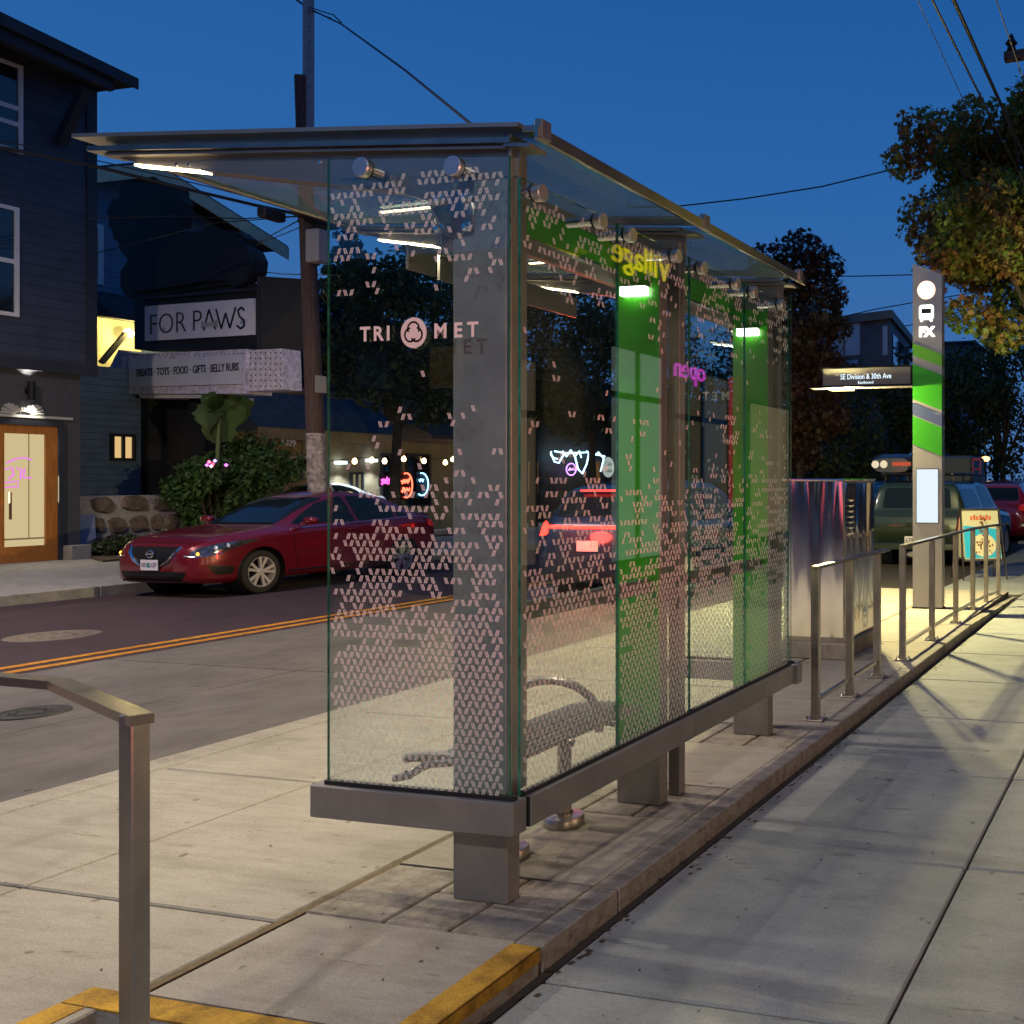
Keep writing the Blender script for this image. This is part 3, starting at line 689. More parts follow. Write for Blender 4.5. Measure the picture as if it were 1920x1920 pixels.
ci = obj('round_symbol', MB().lathe((rc.x, 0, rc.z), [(0, fy-.001), (.098, fy-.001)], 40, 'y'), M['glow'], py, fix=False)
obj('glow_rim', MB().lathe((rc.x, 0, rc.z), [(.098, fy), (.104, fy)], 40, 'y'), M['glowo'], ci, fix=False)
bx, bz = rc.x, ony(1737, 587, y0).z
g = MB()
def rrect(cx_, cz_, w_, h_, r_, y_, n=5):
    out_ = []
    for qx, qz, a0 in ((1, 1, 0), (-1, 1, 90), (-1, -1, 180), (1, -1, 270)):
        for k in range(n+1):
            a_ = R(a0+90*k/n); out_.append((cx_+qx*(w_/2-r_)+r_*math.cos(a_), y_, cz_+qz*(h_/2-r_)+r_*math.sin(a_)))
    return out_
g.prism(rrect(bx, bz+.008, .165, .165, .03, fy-.001), (0, .001, 0))
for s_ in (-.055, .055): g.box(bx+s_-.014, bx+s_+.014, fy-.001, fy, bz-.095, bz-.07)
bs = obj('bus_symbol', g, M['glow'], py, fix=False)
obj('bus_window', MB().prism(rrect(bx, bz+.022, .112, .055, .006, fy-.003), (0, .001, 0)), M['ink'], bs)
text('letters', 'FX', .145, M['glow'], py, (bx, fy-.002, ony(1737, 623, y0).z), (1, 0, 0), bold=.055, depth=.0008)
s0, s1 = ony(1719, 880, y0), ony(1759, 980, y0)
fr = MB().box(s0.x-.008, s1.x+.008, y0-.006, y0-.001, s1.z-.008, s0.z+.008); sf = obj('screen_frame', fr, M['plast'], py)
obj('screen', MB().box(s0.x, s1.x, y0-.008, y0-.0062, s1.z, s0.z), emis('white_screen', (.80, .92, 1), 1.0), sf)
g = MB().box(-3.79, x0-.001, y0+.01, y1-.03, 2.712, 2.945); ar = obj('name_arm', g, M['plast'], py)
obj('name_panel', MB().box(-3.765, x0-.03, y0+.003, y0+.0095, 2.735, 2.925), mat('taupe_sign_panel', (.16, .145, .13), .5), ar)
obj('lamp_tray', MB().bbox(-3.90, x0-.001, y0-.055, y1-.02, 2.700, 2.709, .002), M['ssd'], ar)
tw = emis('lit_lettering', (.75, .90, 1), 1.5)
text('lettering', 'SE Division & 30th Ave', .085, tw, ar, (ony(1623, 706, y0).x, y0+.0015, ony(1623, 706, y0).z), (1, 0, 0), bold=.004, depth=.0005, width=.60)
text('lettering', 'Eastbound', .045, tw, ar, (ony(1623, 716, y0).x, y0+.0015, ony(1623, 717, y0).z), (1, 0, 0), bold=.004, depth=.0005, width=.18)
obj('lamp', MB().box(-3.68, -3.42, y0-.04, y1-.04, 2.678, 2.699), M['yled'], ar)
for dx_ in (-.08, .08):
    l = bpy.data.lights.new('pylon_lamp', 'POINT'); l.energy = 850; l.color = (1, .85, .38); l.shadow_soft_size = .035
    o = bpy.data.objects.new('pylon_lamp', l); C.objects.link(o); o.location = (-3.55+dx_, y0-.040, 2.655)
# ================================================================ VEHICLES
def crv(pts):
    xs_ = [p[0] for p in pts]; ys_ = [p[1] for p in pts]
    def f(x):
        if x <= xs_[0]: return ys_[0]
        if x >= xs_[-1]: return ys_[-1]
        for i in range(len(xs_)-1):
            if x <= xs_[i+1]:
                t_ = (x-xs_[i])/(xs_[i+1]-xs_[i])
                m0 = (ys_[i+1]-ys_[max(i-1, 0)])/(xs_[i+1]-xs_[max(i-1, 0)])
                j = min(i+2, len(xs_)-1); m1 = (ys_[j]-ys_[i])/(xs_[j]-xs_[i]); h = xs_[i+1]-xs_[i]
                return (2*t_**3-3*t_**2+1)*ys_[i]+(t_**3-2*t_**2+t_)*h*m0+(-2*t_**3+3*t_**2)*ys_[i+1]+(t_**3-t_**2)*h*m1
    return f
def in_poly(x, z, poly):
    c = False; n = len(poly); j = n-1
    for i in range(n):
        xi, zi = poly[i]; xj, zj = poly[j]
        if (zi > z) != (zj > z) and x < (xj-xi)*(z-zi)/(zj-zi)+xi: c = not c
        j = i
    return c
def vehicle(spec, root, paint, n=230, names=None):
    L_ = spec['len']; ztop, zbelt, zbot, hw, inset = (crv(spec[k]) for k in ('top', 'belt', 'bot', 'w', 'inset'))
    T = [0, .05, .12, .2, .28, .36, .44, .5, .53, .56, .6, .66, .72, .78, .84, .9, .96, 1.0]
    rows = []
    prof_t = np.linspace(0, 1, 64)
    for i in range(n+1):
        x = L_*(0.5-0.5*math.cos(math.pi*i/n))*.35+L_*i/n*.65
        zt_, zb_, zo, w_ = ztop(x), min(zbelt(x), ztop(x)-.015), zbot(x), hw(x); ins = inset(x)
        cp = [(0, zo), (w_*.55, zo), (w_*.90, zo+.012), (w_*.975, zo+.07), (w_*.995, zo+(zb_-zo)*.38), (w_, zo+(zb_-zo)*.60), (w_*.988, zb_-.07), (w_*.965, zb_-.012), (w_*.945, zb_+.004)]
        k = w_*.945-.01
        hgt = zt_-zb_
        cp += [(k-(ins)*.55, zb_+hgt*.52), (k-ins*.95-.01, zb_+hgt*.86), (k-ins-.06, zb_+hgt*.955), (k-ins-.22, zb_+hgt*.99), (0, zt_)]
        # resample
        pts = np.array(cp); seg = np.r_[0, np.cumsum(np.hypot(*np.diff(pts, axis=0).T))]; 
        tt = np.r_[np.linspace(0, seg[2], 5)[:-1], np.linspace(seg[2], seg[8], 34)[:-1], np.linspace(seg[8], seg[11], 26)[:-1], np.linspace(seg[11], seg[13], 12)]
        rows.append([(x, float(a), float(b_)) for a, b_ in zip(np.interp(tt, seg, pts[:, 0]), np.interp(tt, seg, pts[:, 1]))])
    m_ = len(rows[0]); V = []
    for r_ in rows: V += r_
    nv = len(V); V2 = V+[(x, -y, z) for x, y, z in V]
    groups = {}
    wh = spec['wheels']; wr = spec['wr']
    for i in range(n):
        for j in range(m_-1):
            q = (i*m_+j, i*m_+j+1, (i+1)*m_+j+1, (i+1)*m_+j)
            cx_ = sum(V[a][0] for a in q)/4; cy_ = sum(V[a][1] for a in q)/4; cz_ = sum(V[a][2] for a in q)/4
            part = spec['cls'](cx_, cy_, cz_, hw(cx_), zbelt(cx_), ztop(cx_))
            if any((cx_-wx)**2+(cz_-wr-.0)**2 < (wr+.055)**2 for wx in wh) and cy_ > hw(cx_)-.24: continue
            gq = groups.setdefault(part, []); gq.append(q); gq.append(tuple(a+nv for a in q[::-1]))
    # end caps
    for i in (0, n):
        q = tuple(i*m_+j for j in range(m_)); groups.setdefault('body', []).append(q if i else q[::-1]); groups['body'].append(tuple(a+nv for a in (q[::-1] if i else q)))
    for part, fs in groups.items():
        used = sorted({a for f in fs for a in f}); mp_ = {a: i for i, a in enumerate(used)}
        mb = MB(); mb.add([V2[a] for a in used], [tuple(mp_[a] for a in f) for f in fs])
        nm, mt = (names or {}).get(part, (part, None))
        me = mesh(nm, mb, mt or paint); b = bmesh.new(); b.from_mesh(me); bmesh.ops.remove_doubles(b, verts=b.verts, dist=.0004); bmesh.ops.recalc_face_normals(b, faces=b.faces); b.to_mesh(me); b.free()
        me.polygons.foreach_set('use_smooth', [True]*len(me.polygons))
        o = bpy.data.objects.new(nm, me); C.objects.link(o); o.parent = root; o['_o'] = (0, 0, 0)
        if part == 'body': body = o
    # wheel wells and wheels
    hubw = spec.get('tread', .20)
    wl = MB()
    for wx in wh:
        for s_ in (-1, 1):
            yo = s_*(hw(wx)-.01)
            wl.lathe((wx, 0, wr), [(wr+.06, yo), (wr+.06, yo-s_*.32), (0, yo-s_*.32)], 32, 'y')
    obj('wheel_well', wl, M['rubber'], root, smooth=False, fix=False)
    proto = None
    for wx in wh:
        for s_ in (-1, 1):
            yo = s_*(hw(wx)-.025)
            wo = bpy.data.objects.new('wheel', None) 
            ty = MB().lathe((0, 0, 0), [(wr*.70, -.012), (wr*.74, 0), (wr*.93, .0), (wr*.985, -.02), (wr, -.045), (wr, -hubw+.04), (wr*.95, -hubw), (wr*.7, -hubw)], 40, 'y')
            if proto is None:
                tyre = mesh('tyre', ty, M['tyre']); fixn(tyre); tyre.polygons.foreach_set('use_smooth', [True]*len(tyre.polygons))
                rm = MB(); rr = wr*.70
                rm.lathe((0, 0, 0), [(rr, -.002), (rr*.955, -.003), (rr*.93, -.03), (rr*.90, -.12)], 40, 'y')
                for k in range(5):
                    for dd in (-.17, .17):
                        a_ = 2*math.pi*k/5; a2 = a_+dd*1.35; a1 = a_+dd*.6
                        p0 = Vector((rr*.14*math.cos(a1), -.022, rr*.14*math.sin(a1))); p1 = Vector((rr*.94*math.cos(a2), -.010, rr*.94*math.sin(a2)))
                        dv = (p1-p0).normalized(); sd = dv.cross(Vector((0, 1, 0)))
                        w0, w1 = rr*.07, rr*.10
                        vs = [p0-sd*w0, p0+sd*w0, p1+sd*w1, p1-sd*w1]; rm.add(vs+[p+Vector((0, -.03, 0)) for p in vs], [(0, 1, 2, 3), (0, 4, 5, 1), (1, 5, 6, 2), (2, 6, 7, 3), (3, 7, 4, 0)])
                rm.lathe((0, 0, 0), [(0, -.006), (rr*.17, -.010), (rr*.24, -.028), (rr*.24, -.05)], 24, 'y')
                rm.lathe((0, 0, 0), [(rr*.88, -.10), (rr*.5, -.115), (0, -.115)], 32, 'y')
                rim = mesh('rim', rm, [M['alloy'], M['plast']]); fixn(rim)
                mi = np.zeros(len(rim.polygons), int); mi[-64:] = 1; rim.polygons.foreach_set('material_index', mi)
                proto = (tyre, rim)
            to = bpy.data.objects.new('wheel', proto[0]); C.objects.link(to); to.parent = root; to.location = (wx, yo, wr); to.rotation_euler = (0, rnd.uniform(0, 1), 0 if s_ > 0 else math.pi); to['_o'] = (0, 0, 0)
            ro = bpy.data.objects.new('rim', proto[1]); C.objects.link(ro); ro.parent = to; ro['_o'] = (0, 0, 0)
    return body, hw, ztop, zbelt
from mathutils.bvhtree import BVHTree
from mathutils.geometry import delaunay_2d_cdt
def resample(poly, step):
    out_ = []
    for i in range(len(poly)):
        a, b_ = Vector(poly[i]), Vector(poly[(i+1) % len(poly)]); k = max(1, int((b_-a).length/step))
        out_ += [a.lerp(b_, j/k) for j in range(k)]
    return out_
def patch(body, root, name, m_, poly, ang, side=1, off=.004, step=.025, round_=2):
    """lay a panel with the outline poly (s, z) onto the body; ang = ray heading in degrees from +x, turned towards -y*side"""
    bm_ = bmesh.new(); bm_.from_mesh(body.data); T_ = BVHTree.FromBMesh(bm_); bm_.free()
    a_ = R(ang); d = Vector((math.cos(a_), -math.sin(a_)*side, 0)); h = Vector((math.sin(a_), math.cos(a_)*side, 0))
    if ang == 180: h = Vector((0, 1, 0))
    pl = [Vector(p) for p in poly]
    for _ in range(round_):       # soften the corners a little
        q = []
        for i in range(len(pl)):
            a, b_ = pl[i], pl[(i+1) % len(pl)]; f = min(.25, .03/max(.001, (b_-a).length)); q += [a.lerp(b_, f), a.lerp(b_, 1-f)]
        pl = q
    pts = resample(pl, step); n0 = len(pts); ed = [(i, (i+1) % n0) for i in range(n0)]
    x0_, x1_ = min(p.x for p in pts), max(p.x for p in pts); z0_, z1_ = min(p.y for p in pts), max(p.y for p in pts)
    tp = [(p.x, p.y) for p in pts]; x = x0_+step/2
    while x < x1_:
        z = z0_+step/2
        while z < z1_:
            if in_poly(x, z, tp) and min((Vector((x, z))-p).length for p in pts) > step*.5: pts.append(Vector((x, z)))
            z += step
        x += step
    V, E_, F_, *_r = delaunay_2d_cdt(pts, ed, [list(range(n0))], 1, 1e-5)
    out_ = []; ok = []
    for p in V:
        o_ = h*p.x+Vector((0, 0, p.y))-d*9+Vector((2.3, 0, 0))*0
        hit, nn, ix, ds = T_.ray_cast(o_, d)
        if hit is None: ok.append(False); out_.append(Vector((0, 0, 0)))
        else:
            if nn.dot(d) > 0: nn = -nn
            ok.append(True); out_.append(hit+nn*off)
    mb = MB(); mb.add(out_, [tuple(f) for f in F_ if all(ok[i] for i in f)])
    mb.v = mb.v; me = mesh(name, mb, m_); b = bmesh.new(); b.from_mesh(me); bmesh.ops.delete(b, geom=[v for v in b.verts if not v.link_faces], context='VERTS'); bmesh.ops.recalc_face_normals(b, faces=b.faces)
    for f in b.faces:
        if f.normal.dot(d) > 0: f.normal_flip()
    b.to_mesh(me); b.free(); me.polygons.foreach_set('use_smooth', [True]*len(me.polygons))
    o = bpy.data.objects.new(name, me); C.objects.link(o); o.parent = root; o['_o'] = (0, 0, 0); return o
def onbody(body, pts, ang, side=1, off=.006):
    bm_ = bmesh.new(); bm_.from_mesh(body.data); T_ = BVHTree.FromBMesh(bm_); bm_.free()
    a_ = R(ang); d = Vector((math.cos(a_), -math.sin(a_)*side, 0)); h = Vector((math.sin(a_), math.cos(a_)*side, 0)); out_ = []
    if ang == 180: h = Vector((0, 1, 0))
    for p in pts:
        hit, nn, ix, ds = T_.ray_cast(h*p[0]+Vector((0, 0, p[1]))-d*9, d)
        if hit: out_.append(hit+(nn if nn.dot(d) < 0 else -nn)*off)
    return out_
def body_of(root):
    return [c for c in root.children if c.name.split('.')[0] == 'body'][0]
GL = lambda: M['cwin']
def sedan_details(root, tail='taild'):
    b = body_of(root)
    patch(b, root, 'windscreen', M['cwin'], [(-.64, .99), (.64, .99), (.60, 1.15), (.54, 1.385), (-.54, 1.385), (-.60, 1.15)], 0)
    patch(b, root, 'rear_window', M['cwin'], [(-.58, 1.13), (.58, 1.13), (.50, 1.37), (-.50, 1.37)], 180)
    patch(b, root, 'grille', M['plast'], [(-.47, .725), (.47, .725), (.40, .62), (.25, .475), (-.25, .475), (-.40, .62)], 0)
    patch(b, root, 'lower_grille', M['plast'], [(-.60, .385), (.60, .385), (.50, .255), (-.50, .255)], 0)
    for s_ in (-1, 1):
        patch(b, root, 'side_window', M['cwin'], [(1.50, .985), (1.78, 1.14), (2.12, 1.30), (2.56, 1.395), (2.63, 1.40), (2.65, .99)], 90, s_)
        patch(b, root, 'side_window', M['cwin'], [(2.71, .995), (2.70, 1.40), (3.0, 1.395), (3.42, 1.30), (3.50, 1.24), (3.50, 1.03)], 90, s_)
        patch(b, root, 'side_window', M['cwin'], [(3.55, 1.04), (3.55, 1.20), (3.84, 1.055)], 90, s_, round_=1)
        hl = patch(b, root, 'headlight', M['hlight'], [(.38, .595), (.60, .615), (.80, .645), (1.02, .72), (1.27, .81), (1.03, .80), (.74, .765), (.50, .70)], 50, s_, .005, .02)
        for (q, zz, r_, mm) in ((.72, .70, .038, 'lens'), (.86, .735, .030, 'lens'), (.52, .63, .022, 'amber')):
            c_ = onbody(b, [(q, zz)], 50, s_, .004)
            if c_: obj('lamp', MB().lathe(c_[0], [(0, -.012), (r_*.6, -.010), (r_, 0), (r_*1.1, .006)], 14, 'x'), M[mm], hl, smooth=True)
        obj('chrome_strip', MB().tube(onbody(b, [(.37, .60), (.48, .59), (.62, .604), (.80, .634)], 50, s_, .008), .010, 6), M['chrome'], hl, smooth=True)
        patch(b, root, 'fog_recess', M['plast'], [(.62, .475), (.95, .44), (.93, .33), (.72, .33)], 50, s_, .004, .02)
        obj('grille_chrome', MB().tube(onbody(b, [(s_*.455, .725), (s_*.40, .64), (s_*.30, .53), (s_*.20, .475), (0, .468)], 0, 1, .010), [.018, .022, .020, .014, .010][:5], 8), M['chrome'], root, smooth=True)
        patch(b, root, 'tail_lamp', M[tail], [(2.72, .85), (3.20, .80), (3.22, .93), (2.70, .97)], 130, s_, .005)
        for xd in (1.46, 2.68, 3.50):
            obj('door_seam', MB().tube(onbody(b, [(xd+(.06 if xd < 2 else 0), .33), (xd, .6), (xd-.01, .84), (xd, .97)], 90, s_, .001), .0045, 5), M['plast'], root)
        obj('sill_trim', MB().tube(onbody(b, [(1.35, .30), (2.2, .30), (3.2, .31)], 90, s_, .004), .014, 6), M['plast'], root)
    obj('bonnet_seam', MB().tube(onbody(b, [(-.52, .765), (-.3, .775), (0, .78), (.3, .775), (.52, .765)], 0, 1, .001), .0045, 5), M['plast'], root)
# -------- red sedan
WIN = [(1.42, .955), (2.12, 1.30), (2.55, 1.385), (3.0, 1.385), (3.42, 1.30), (3.86, 1.035), (3.75, 1.0)]
def cls_sedan(x, y, z, w_, zb_, zt_):
    return 'body'
    if y > .42 and z > zb_+.03 and in_poly(x, z, WIN):
        if abs(x-2.66) < .035 or (abs(x-3.52+(z-1.0)*.45) < .03): return 'pillar'
        return 'window'
    t_ = (z-.985)/(1.43-.985)
    if 0.03 < t_ < .93 and y < .60-.10*t_+.06 and x < 2.2 and x > 1.15: return 'windscreen'
    if 3.50 < x < 4.14 and z > 1.10 and y < .56 and z < 1.385: return 'rear_window'
    if y > .46 and in_poly(x, z, [(.06, .585), (.40, .635), (.72, .70), (.98, .795), (.90, .815), (.5, .775), (.2, .70), (.06, .64)]): return 'headlight'
    if x < .25 and y < .40-(.72-z)*.9 and .47 < z < .735: return 'grille'
    if x < .30 and y < .62 and .27 < z < .40: return 'intake'
    if x < .36 and .60 < y < .79 and .33 < z < .46: return 'intake'
    if x > 4.30 and y > .45 and .78 < z < .97: return 'tail'
    if z < .245: return 'sill'
    return 'body'
SEDAN = dict(len=4.62, wheels=(.93, 3.63), wr=.318, tread=.21, cls=cls_sedan,
    top=[(0, .60), (.04, .69), (.12, .755), (.35, .845), (.8, .925), (1.20, .975), (1.33, 1.0), (1.75, 1.225), (2.1, 1.385), (2.45, 1.465), (2.8, 1.485), (3.2, 1.455), (3.6, 1.355), (4.0, 1.18), (4.22, 1.10), (4.5, 1.075), (4.58, .98), (4.62, .85)],
    belt=[(0, .54), (.1, .64), (.4, .775), (.9, .86), (1.4, .91), (2.5, .955), (3.6, 1.0), (4.3, 1.0), (4.62, .8)],
    bot=[(0, .30), (.08, .22), (.5, .195), (1.5, .20), (3.2, .20), (4.1, .22), (4.5, .28), (4.62, .38)],
    w=[(0, .42), (.03, .60), (.10, .72), (.25, .81), (.5, .865), (.95, .895), (2, .895), (3.6, .895), (4.1, .865), (4.4, .80), (4.56, .70), (4.62, .55)],
    inset=[(0, .05), (1.2, .12), (1.5, .20), (2.1, .29), (2.6, .31), (3.4, .31), (3.9, .24), (4.3, .12), (4.62, .08)])
names = {'window': ('side_window', M['cwin']), 'windscreen': ('windscreen', M['cwin']), 'rear_window': ('rear_window', M['cwin']), 'pillar': ('pillar', M['plast']), 'headlight': ('headlight', M['hlight']),
         'grille': ('grille', M['plast']), 'intake': ('air_intake', M['plast']), 'tail': ('tail_lamp', M['taild']), 'sill': ('sill', M['plast'])}
car = thing('parked_car', 'dark red sedan parked at the far kerb, facing the camera', 'car', (-13.69, 10.42, 0), local=True, rz=R(90))
bd, hw, ztp, zbl = vehicle(SEDAN, car, M['red'], names=names); sedan_details(car)
# mirror, chrome, plate, handles
def tri_chrome(root):
    obj('emblem', MB().lathe((-.02, 0, .63), [(.062, 0), (.055, -.012), (.045, -.012), (.042, 0)], 28, 'x').box(-.034, -.02, -.07, .07, .618, .642), M['chrome'], root)
    p = obj('licence_plate', MB().box(-.035, -.026, -.155, .155, .405, .55), M['plate'], root)
    text('lettering', '001 LGP', .085, mat('plate_ink', (.10, .02, .14), .5), p, (-.0365, 0, .475), (0, -1, 0), bold=.02, depth=.0004, width=.27)
    g = MB().box(-.037, -.0355, -.012, .03, .44, .51); obj('emblem', g, mat('plate_tree', (.03, .25, .18), .5), p)
tri_chrome(car)
g = MB()
for s_ in (-1, 1):
    h_ = MB(); V = []; n1, n2_ = 8, 14
    for i in range(n1+1):
        for j in range(n2_):
            a_, b2 = math.pi*i/n1, 2*math.pi*j/n2_; cz_ = math.sin(a_)*math.sin(b2); V.append((1.64+.075*math.copysign(abs(math.sin(a_)*math.cos(b2))**.75, math.cos(b2)), s_*(1.0-.11*math.copysign(abs(math.cos(a_))**.6, math.cos(a_))), 1.045+.058*math.copysign(abs(cz_)**.8, cz_)))
    h_.add(V, [(i*n2_+j, i*n2_+(j+1) % n2_, (i+1)*n2_+(j+1) % n2_, (i+1)*n2_+j) for i in range(n1) for j in range(n2_)])
    h_.box(1.60, 1.66, min(s_*.84, s_*.93), max(s_*.84, s_*.93), .98, 1.02)
    mo = obj('wing_mirror', h_, M['red'], car, smooth=True)
    for xh in (2.45, 3.35): obj('door_handle', MB().bbox(xh, xh+.19, min(s_*.89, s_*.925), max(s_*.89, s_*.925), .855, .885, .008), M['red'], car)
    c_ = MB(); pts = [(x, s_*(hw(x)*.958), zbl(x)+.012) for x in np.linspace(1.42, 3.85, 20)]; c_.tube(pts, .009, 6)
    obj('window_trim', c_, M['chrome'], car, smooth=True)
# second sedan body far away
van = thing('parked_car', 'pale parked car almost hidden behind the shrubs and pole', 'car', (-22.6, 18.9, .14), local=True, rz=R(90))
vehicle(SEDAN, van, M['wcar'], n=90, names=names); sedan_details(van)
# -------- dark blue car in the near lane, tail lamps lit
SWIN = [(1.35, 1.02), (1.95, 1.46), (2.3, 1.55), (3.9, 1.52), (4.25, 1.08), (4.1, 1.04)]
def cls_suv(x, y, z, w_, zb_, zt_):
    return 'body'
    if y > .45 and z > zb_+.03 and in_poly(x, z, SWIN):
        if abs(x-2.55) < .04 or abs(x-3.45) < .05: return 'pillar'
        return 'window'
    if 1.05 < x < 2.05 and 1.06 < z < 1.55 and y < .58: return 'windscreen'
    if x > 4.2 and 1.12 < z < 1.48 and y < .60: return 'rear_window'
    if x < .6 and .74 < z < .88 and y > .52: return 'headlight'
    if x < .2 and y < .45 and .50 < z < .80: return 'grille'
    if x > 4.25 and .60 < y and .92 < z < 1.16: return 'tail'
    if z < .32: return 'sill'
    return 'body'
SUV = dict(len=4.68, wheels=(.92, 3.68), wr=.355, tread=.23, cls=cls_suv,
    top=[(0, .68), (.05, .84), (.2, .93), (.7, 1.0), (1.1, 1.06), (1.25, 1.12), (1.7, 1.42), (2.05, 1.60), (2.5, 1.67), (3.4, 1.66), (4.0, 1.60), (4.25, 1.52), (4.5, 1.20), (4.6, 1.10), (4.66, .95), (4.68, .8)],
    belt=[(0, .62), (.1, .78), (.5, .90), (1.2, .97), (2.5, 1.0), (3.6, 1.05), (4.4, 1.10), (4.68, .78)],
    bot=[(0, .34), (.1, .26), (.6, .23), (3.9, .23), (4.5, .28), (4.68, .42)],
    w=[(0, .50), (.04, .70), (.15, .80), (.4, .87), (1, .915), (3.7, .915), (4.3, .88), (4.55, .82), (4.66, .74), (4.68, .66)],
    inset=[(0, .05), (1.0, .10), (1.5, .18), (2.1, .25), (4.0, .26), (4.4, .2), (4.68, .08)])
n2 = dict(names); n2['tail'] = ('tail_lamp', M['tail'])
blue = thing('moving_car', 'dark blue car in the near lane behind the shelter with red tail lamps lit', 'car', (-7.35, 15.9, 0), local=True, rz=R(-90))
vehicle(SUV, blue, M['bcar'], n=150, names=n2)

for _v, _t in ((blue, 'tail'),):
    b = body_of(_v)
    patch(b, _v, 'windscreen', M['cwin'], [(-.66, 1.10), (.66, 1.10), (.58, 1.55), (-.58, 1.55)], 0)
    patch(b, _v, 'rear_window', M['cwin'], [(-.60, 1.17), (.60, 1.17), (.54, 1.49), (-.54, 1.49)], 180)
    for s_ in (-1, 1):
        patch(b, _v, 'side_window', M['cwin'], [(1.42, 1.06), (1.95, 1.44), (2.3, 1.55), (2.50, 1.55), (2.52, 1.07)], 90, s_)
        patch(b, _v, 'side_window', M['cwin'], [(2.60, 1.07), (2.58, 1.55), (3.38, 1.53), (3.40, 1.09)], 90, s_)
        patch(b, _v, 'side_window', M['cwin'], [(3.50, 1.10), (3.48, 1.52), (3.85, 1.50), (4.15, 1.14)], 90, s_)
        patch(b, _v, 'tail_lamp', M[_t], [(s_*.86, .90), (s_*.60, .93), (s_*.62, 1.06), (s_*.84, 1.12)][::s_], 180, 1, .006)
l = bpy.data.lights.new('tail_lamp_glow', 'POINT'); l.energy = 45; l.color = (1, .06, .04); l.shadow_soft_size = .15; o = bpy.data.objects.new('tail_lamp_glow', l); C.objects.link(o); o.location = (-7.35, 10.95, 1.0)
obj('red_streak_bar', MB().tube(onbody(body_of(blue), [(y_, 1.035) for y_ in np.linspace(-.60, .60, 9)], 180, 1, .006), .026, 6), M['tail'], blue, smooth=True)  # glowing bar added to give the red streak of passing tail lamps
obj('brake_light_bar', MB().bbox(4.31, 4.36, -.32, .32, 1.505, 1.53, .004), M['tail'], blue)
p = obj('licence_plate', MB().box(4.68, 4.69, -.155, .155, .72, .86), M['plate'], blue)
rs = thing('parked_suv', 'bright red wagon parked beyond the dark green pickup at the right edge', 'car', (-4.05, 28.2, 0), local=True, rz=R(-90))
vehicle(dict(SUV, cls=lambda x, y, z, w_, zb_, zt_: ('pillar' if cls_suv(x, y, z, w_, zb_, zt_) == 'pillar' else cls_suv(x, y, z, w_, zb_, zt_))), rs, M['redsuv'], n=120, names=names)

for _v, _t in ((rs, 'taild'),):
    b = body_of(_v)
    patch(b, _v, 'windscreen', M['cwin'], [(-.66, 1.10), (.66, 1.10), (.58, 1.55), (-.58, 1.55)], 0)
    patch(b, _v, 'rear_window', M['cwin'], [(-.60, 1.17), (.60, 1.17), (.54, 1.49), (-.54, 1.49)], 180)
    for s_ in (-1, 1):
        patch(b, _v, 'side_window', M['cwin'], [(1.42, 1.06), (1.95, 1.44), (2.3, 1.55), (2.50, 1.55), (2.52, 1.07)], 90, s_)
        patch(b, _v, 'side_window', M['cwin'], [(2.60, 1.07), (2.58, 1.55), (3.38, 1.53), (3.40, 1.09)], 90, s_)
        patch(b, _v, 'side_window', M['cwin'], [(3.50, 1.10), (3.48, 1.52), (3.85, 1.50), (4.15, 1.14)], 90, s_)
        patch(b, _v, 'tail_lamp', M[_t], [(s_*.86, .90), (s_*.60, .93), (s_*.62, 1.06), (s_*.84, 1.12)][::s_], 180, 1, .006)
q2 = copy_tree(blue, label='dark car further along the near lane, red tail lamps lit, behind the far panes'); q2.location = (-7.2, 25.5, 0)
# -------- green pickup with canopy, seen from behind
PW = [(1.60, 1.22), (2.05, 1.66), (2.35, 1.74), (3.35, 1.74), (3.40, 1.24)]
PC = [(3.62, 1.26), (3.62, 1.68), (5.05, 1.68), (5.18, 1.28)]
def cls_pk(x, y, z, w_, zb_, zt_):
    return 'body'
    if y > .5 and in_poly(x, z, PW):
        return 'pillar' if abs(x-2.72) < .04 else 'window'
    if y > .5 and in_poly(x, z, PC): return 'window'
    if 1.3 < x < 2.15 and 1.22 < z < 1.7 and y < .6: return 'windscreen'
    if x > 5.0 and 1.30 < z < 1.66 and y < .56: return 'rear_window'
    if x > 5.05 and y > .70 and .80 < z < 1.12: return 'tail'
    if x < .25 and y < .5 and .7 < z < .98: return 'grille'
    if x < .4 and y > .55 and .78 < z < .98: return 'headlight'
    if x > 5.13 and .46 < z < .66: return 'bumper'
    return 'body'
PK = dict(len=5.30, wheels=(.95, 4.20), wr=.385, tread=.26, cls=cls_pk,
    top=[(0, .85), (.05, 1.02), (.3, 1.10), (1.3, 1.18), (1.5, 1.22), (1.95, 1.60), (2.2, 1.76), (2.6, 1.81), (3.3, 1.80), (3.5, 1.80), (4.4, 1.80), (5.0, 1.77), (5.12, 1.70), (5.22, 1.24), (5.26, 1.16), (5.30, 1.0)],
    belt=[(0, .8), (.1, .98), (1, 1.08), (2, 1.14), (5.0, 1.16), (5.25, 1.14), (5.30, .98)],
    bot=[(0, .5), (.1, .42), (1, .38), (4.6, .42), (5.1, .48), (5.30, .52)],
    w=[(0, .70), (.05, .84), (.3, .90), (1, .93), (4.6, .93), (5.1, .925), (5.28, .90), (5.30, .88)],
    inset=[(0, .05), (1.4, .1), (1.9, .17), (2.5, .20), (5.0, .18), (5.2, .1), (5.3, .05)])
n3 = dict(names); n3['bumper'] = ('bumper', M['plast'])
pk = thing('pickup_truck', 'dark green pickup truck with canopy, seen from behind beyond the pylon', 'pickup truck', (-4.15, 21.4, 0), local=True, rz=R(-90))
vehicle(PK, pk, M['gcar'], n=150, names=n3)
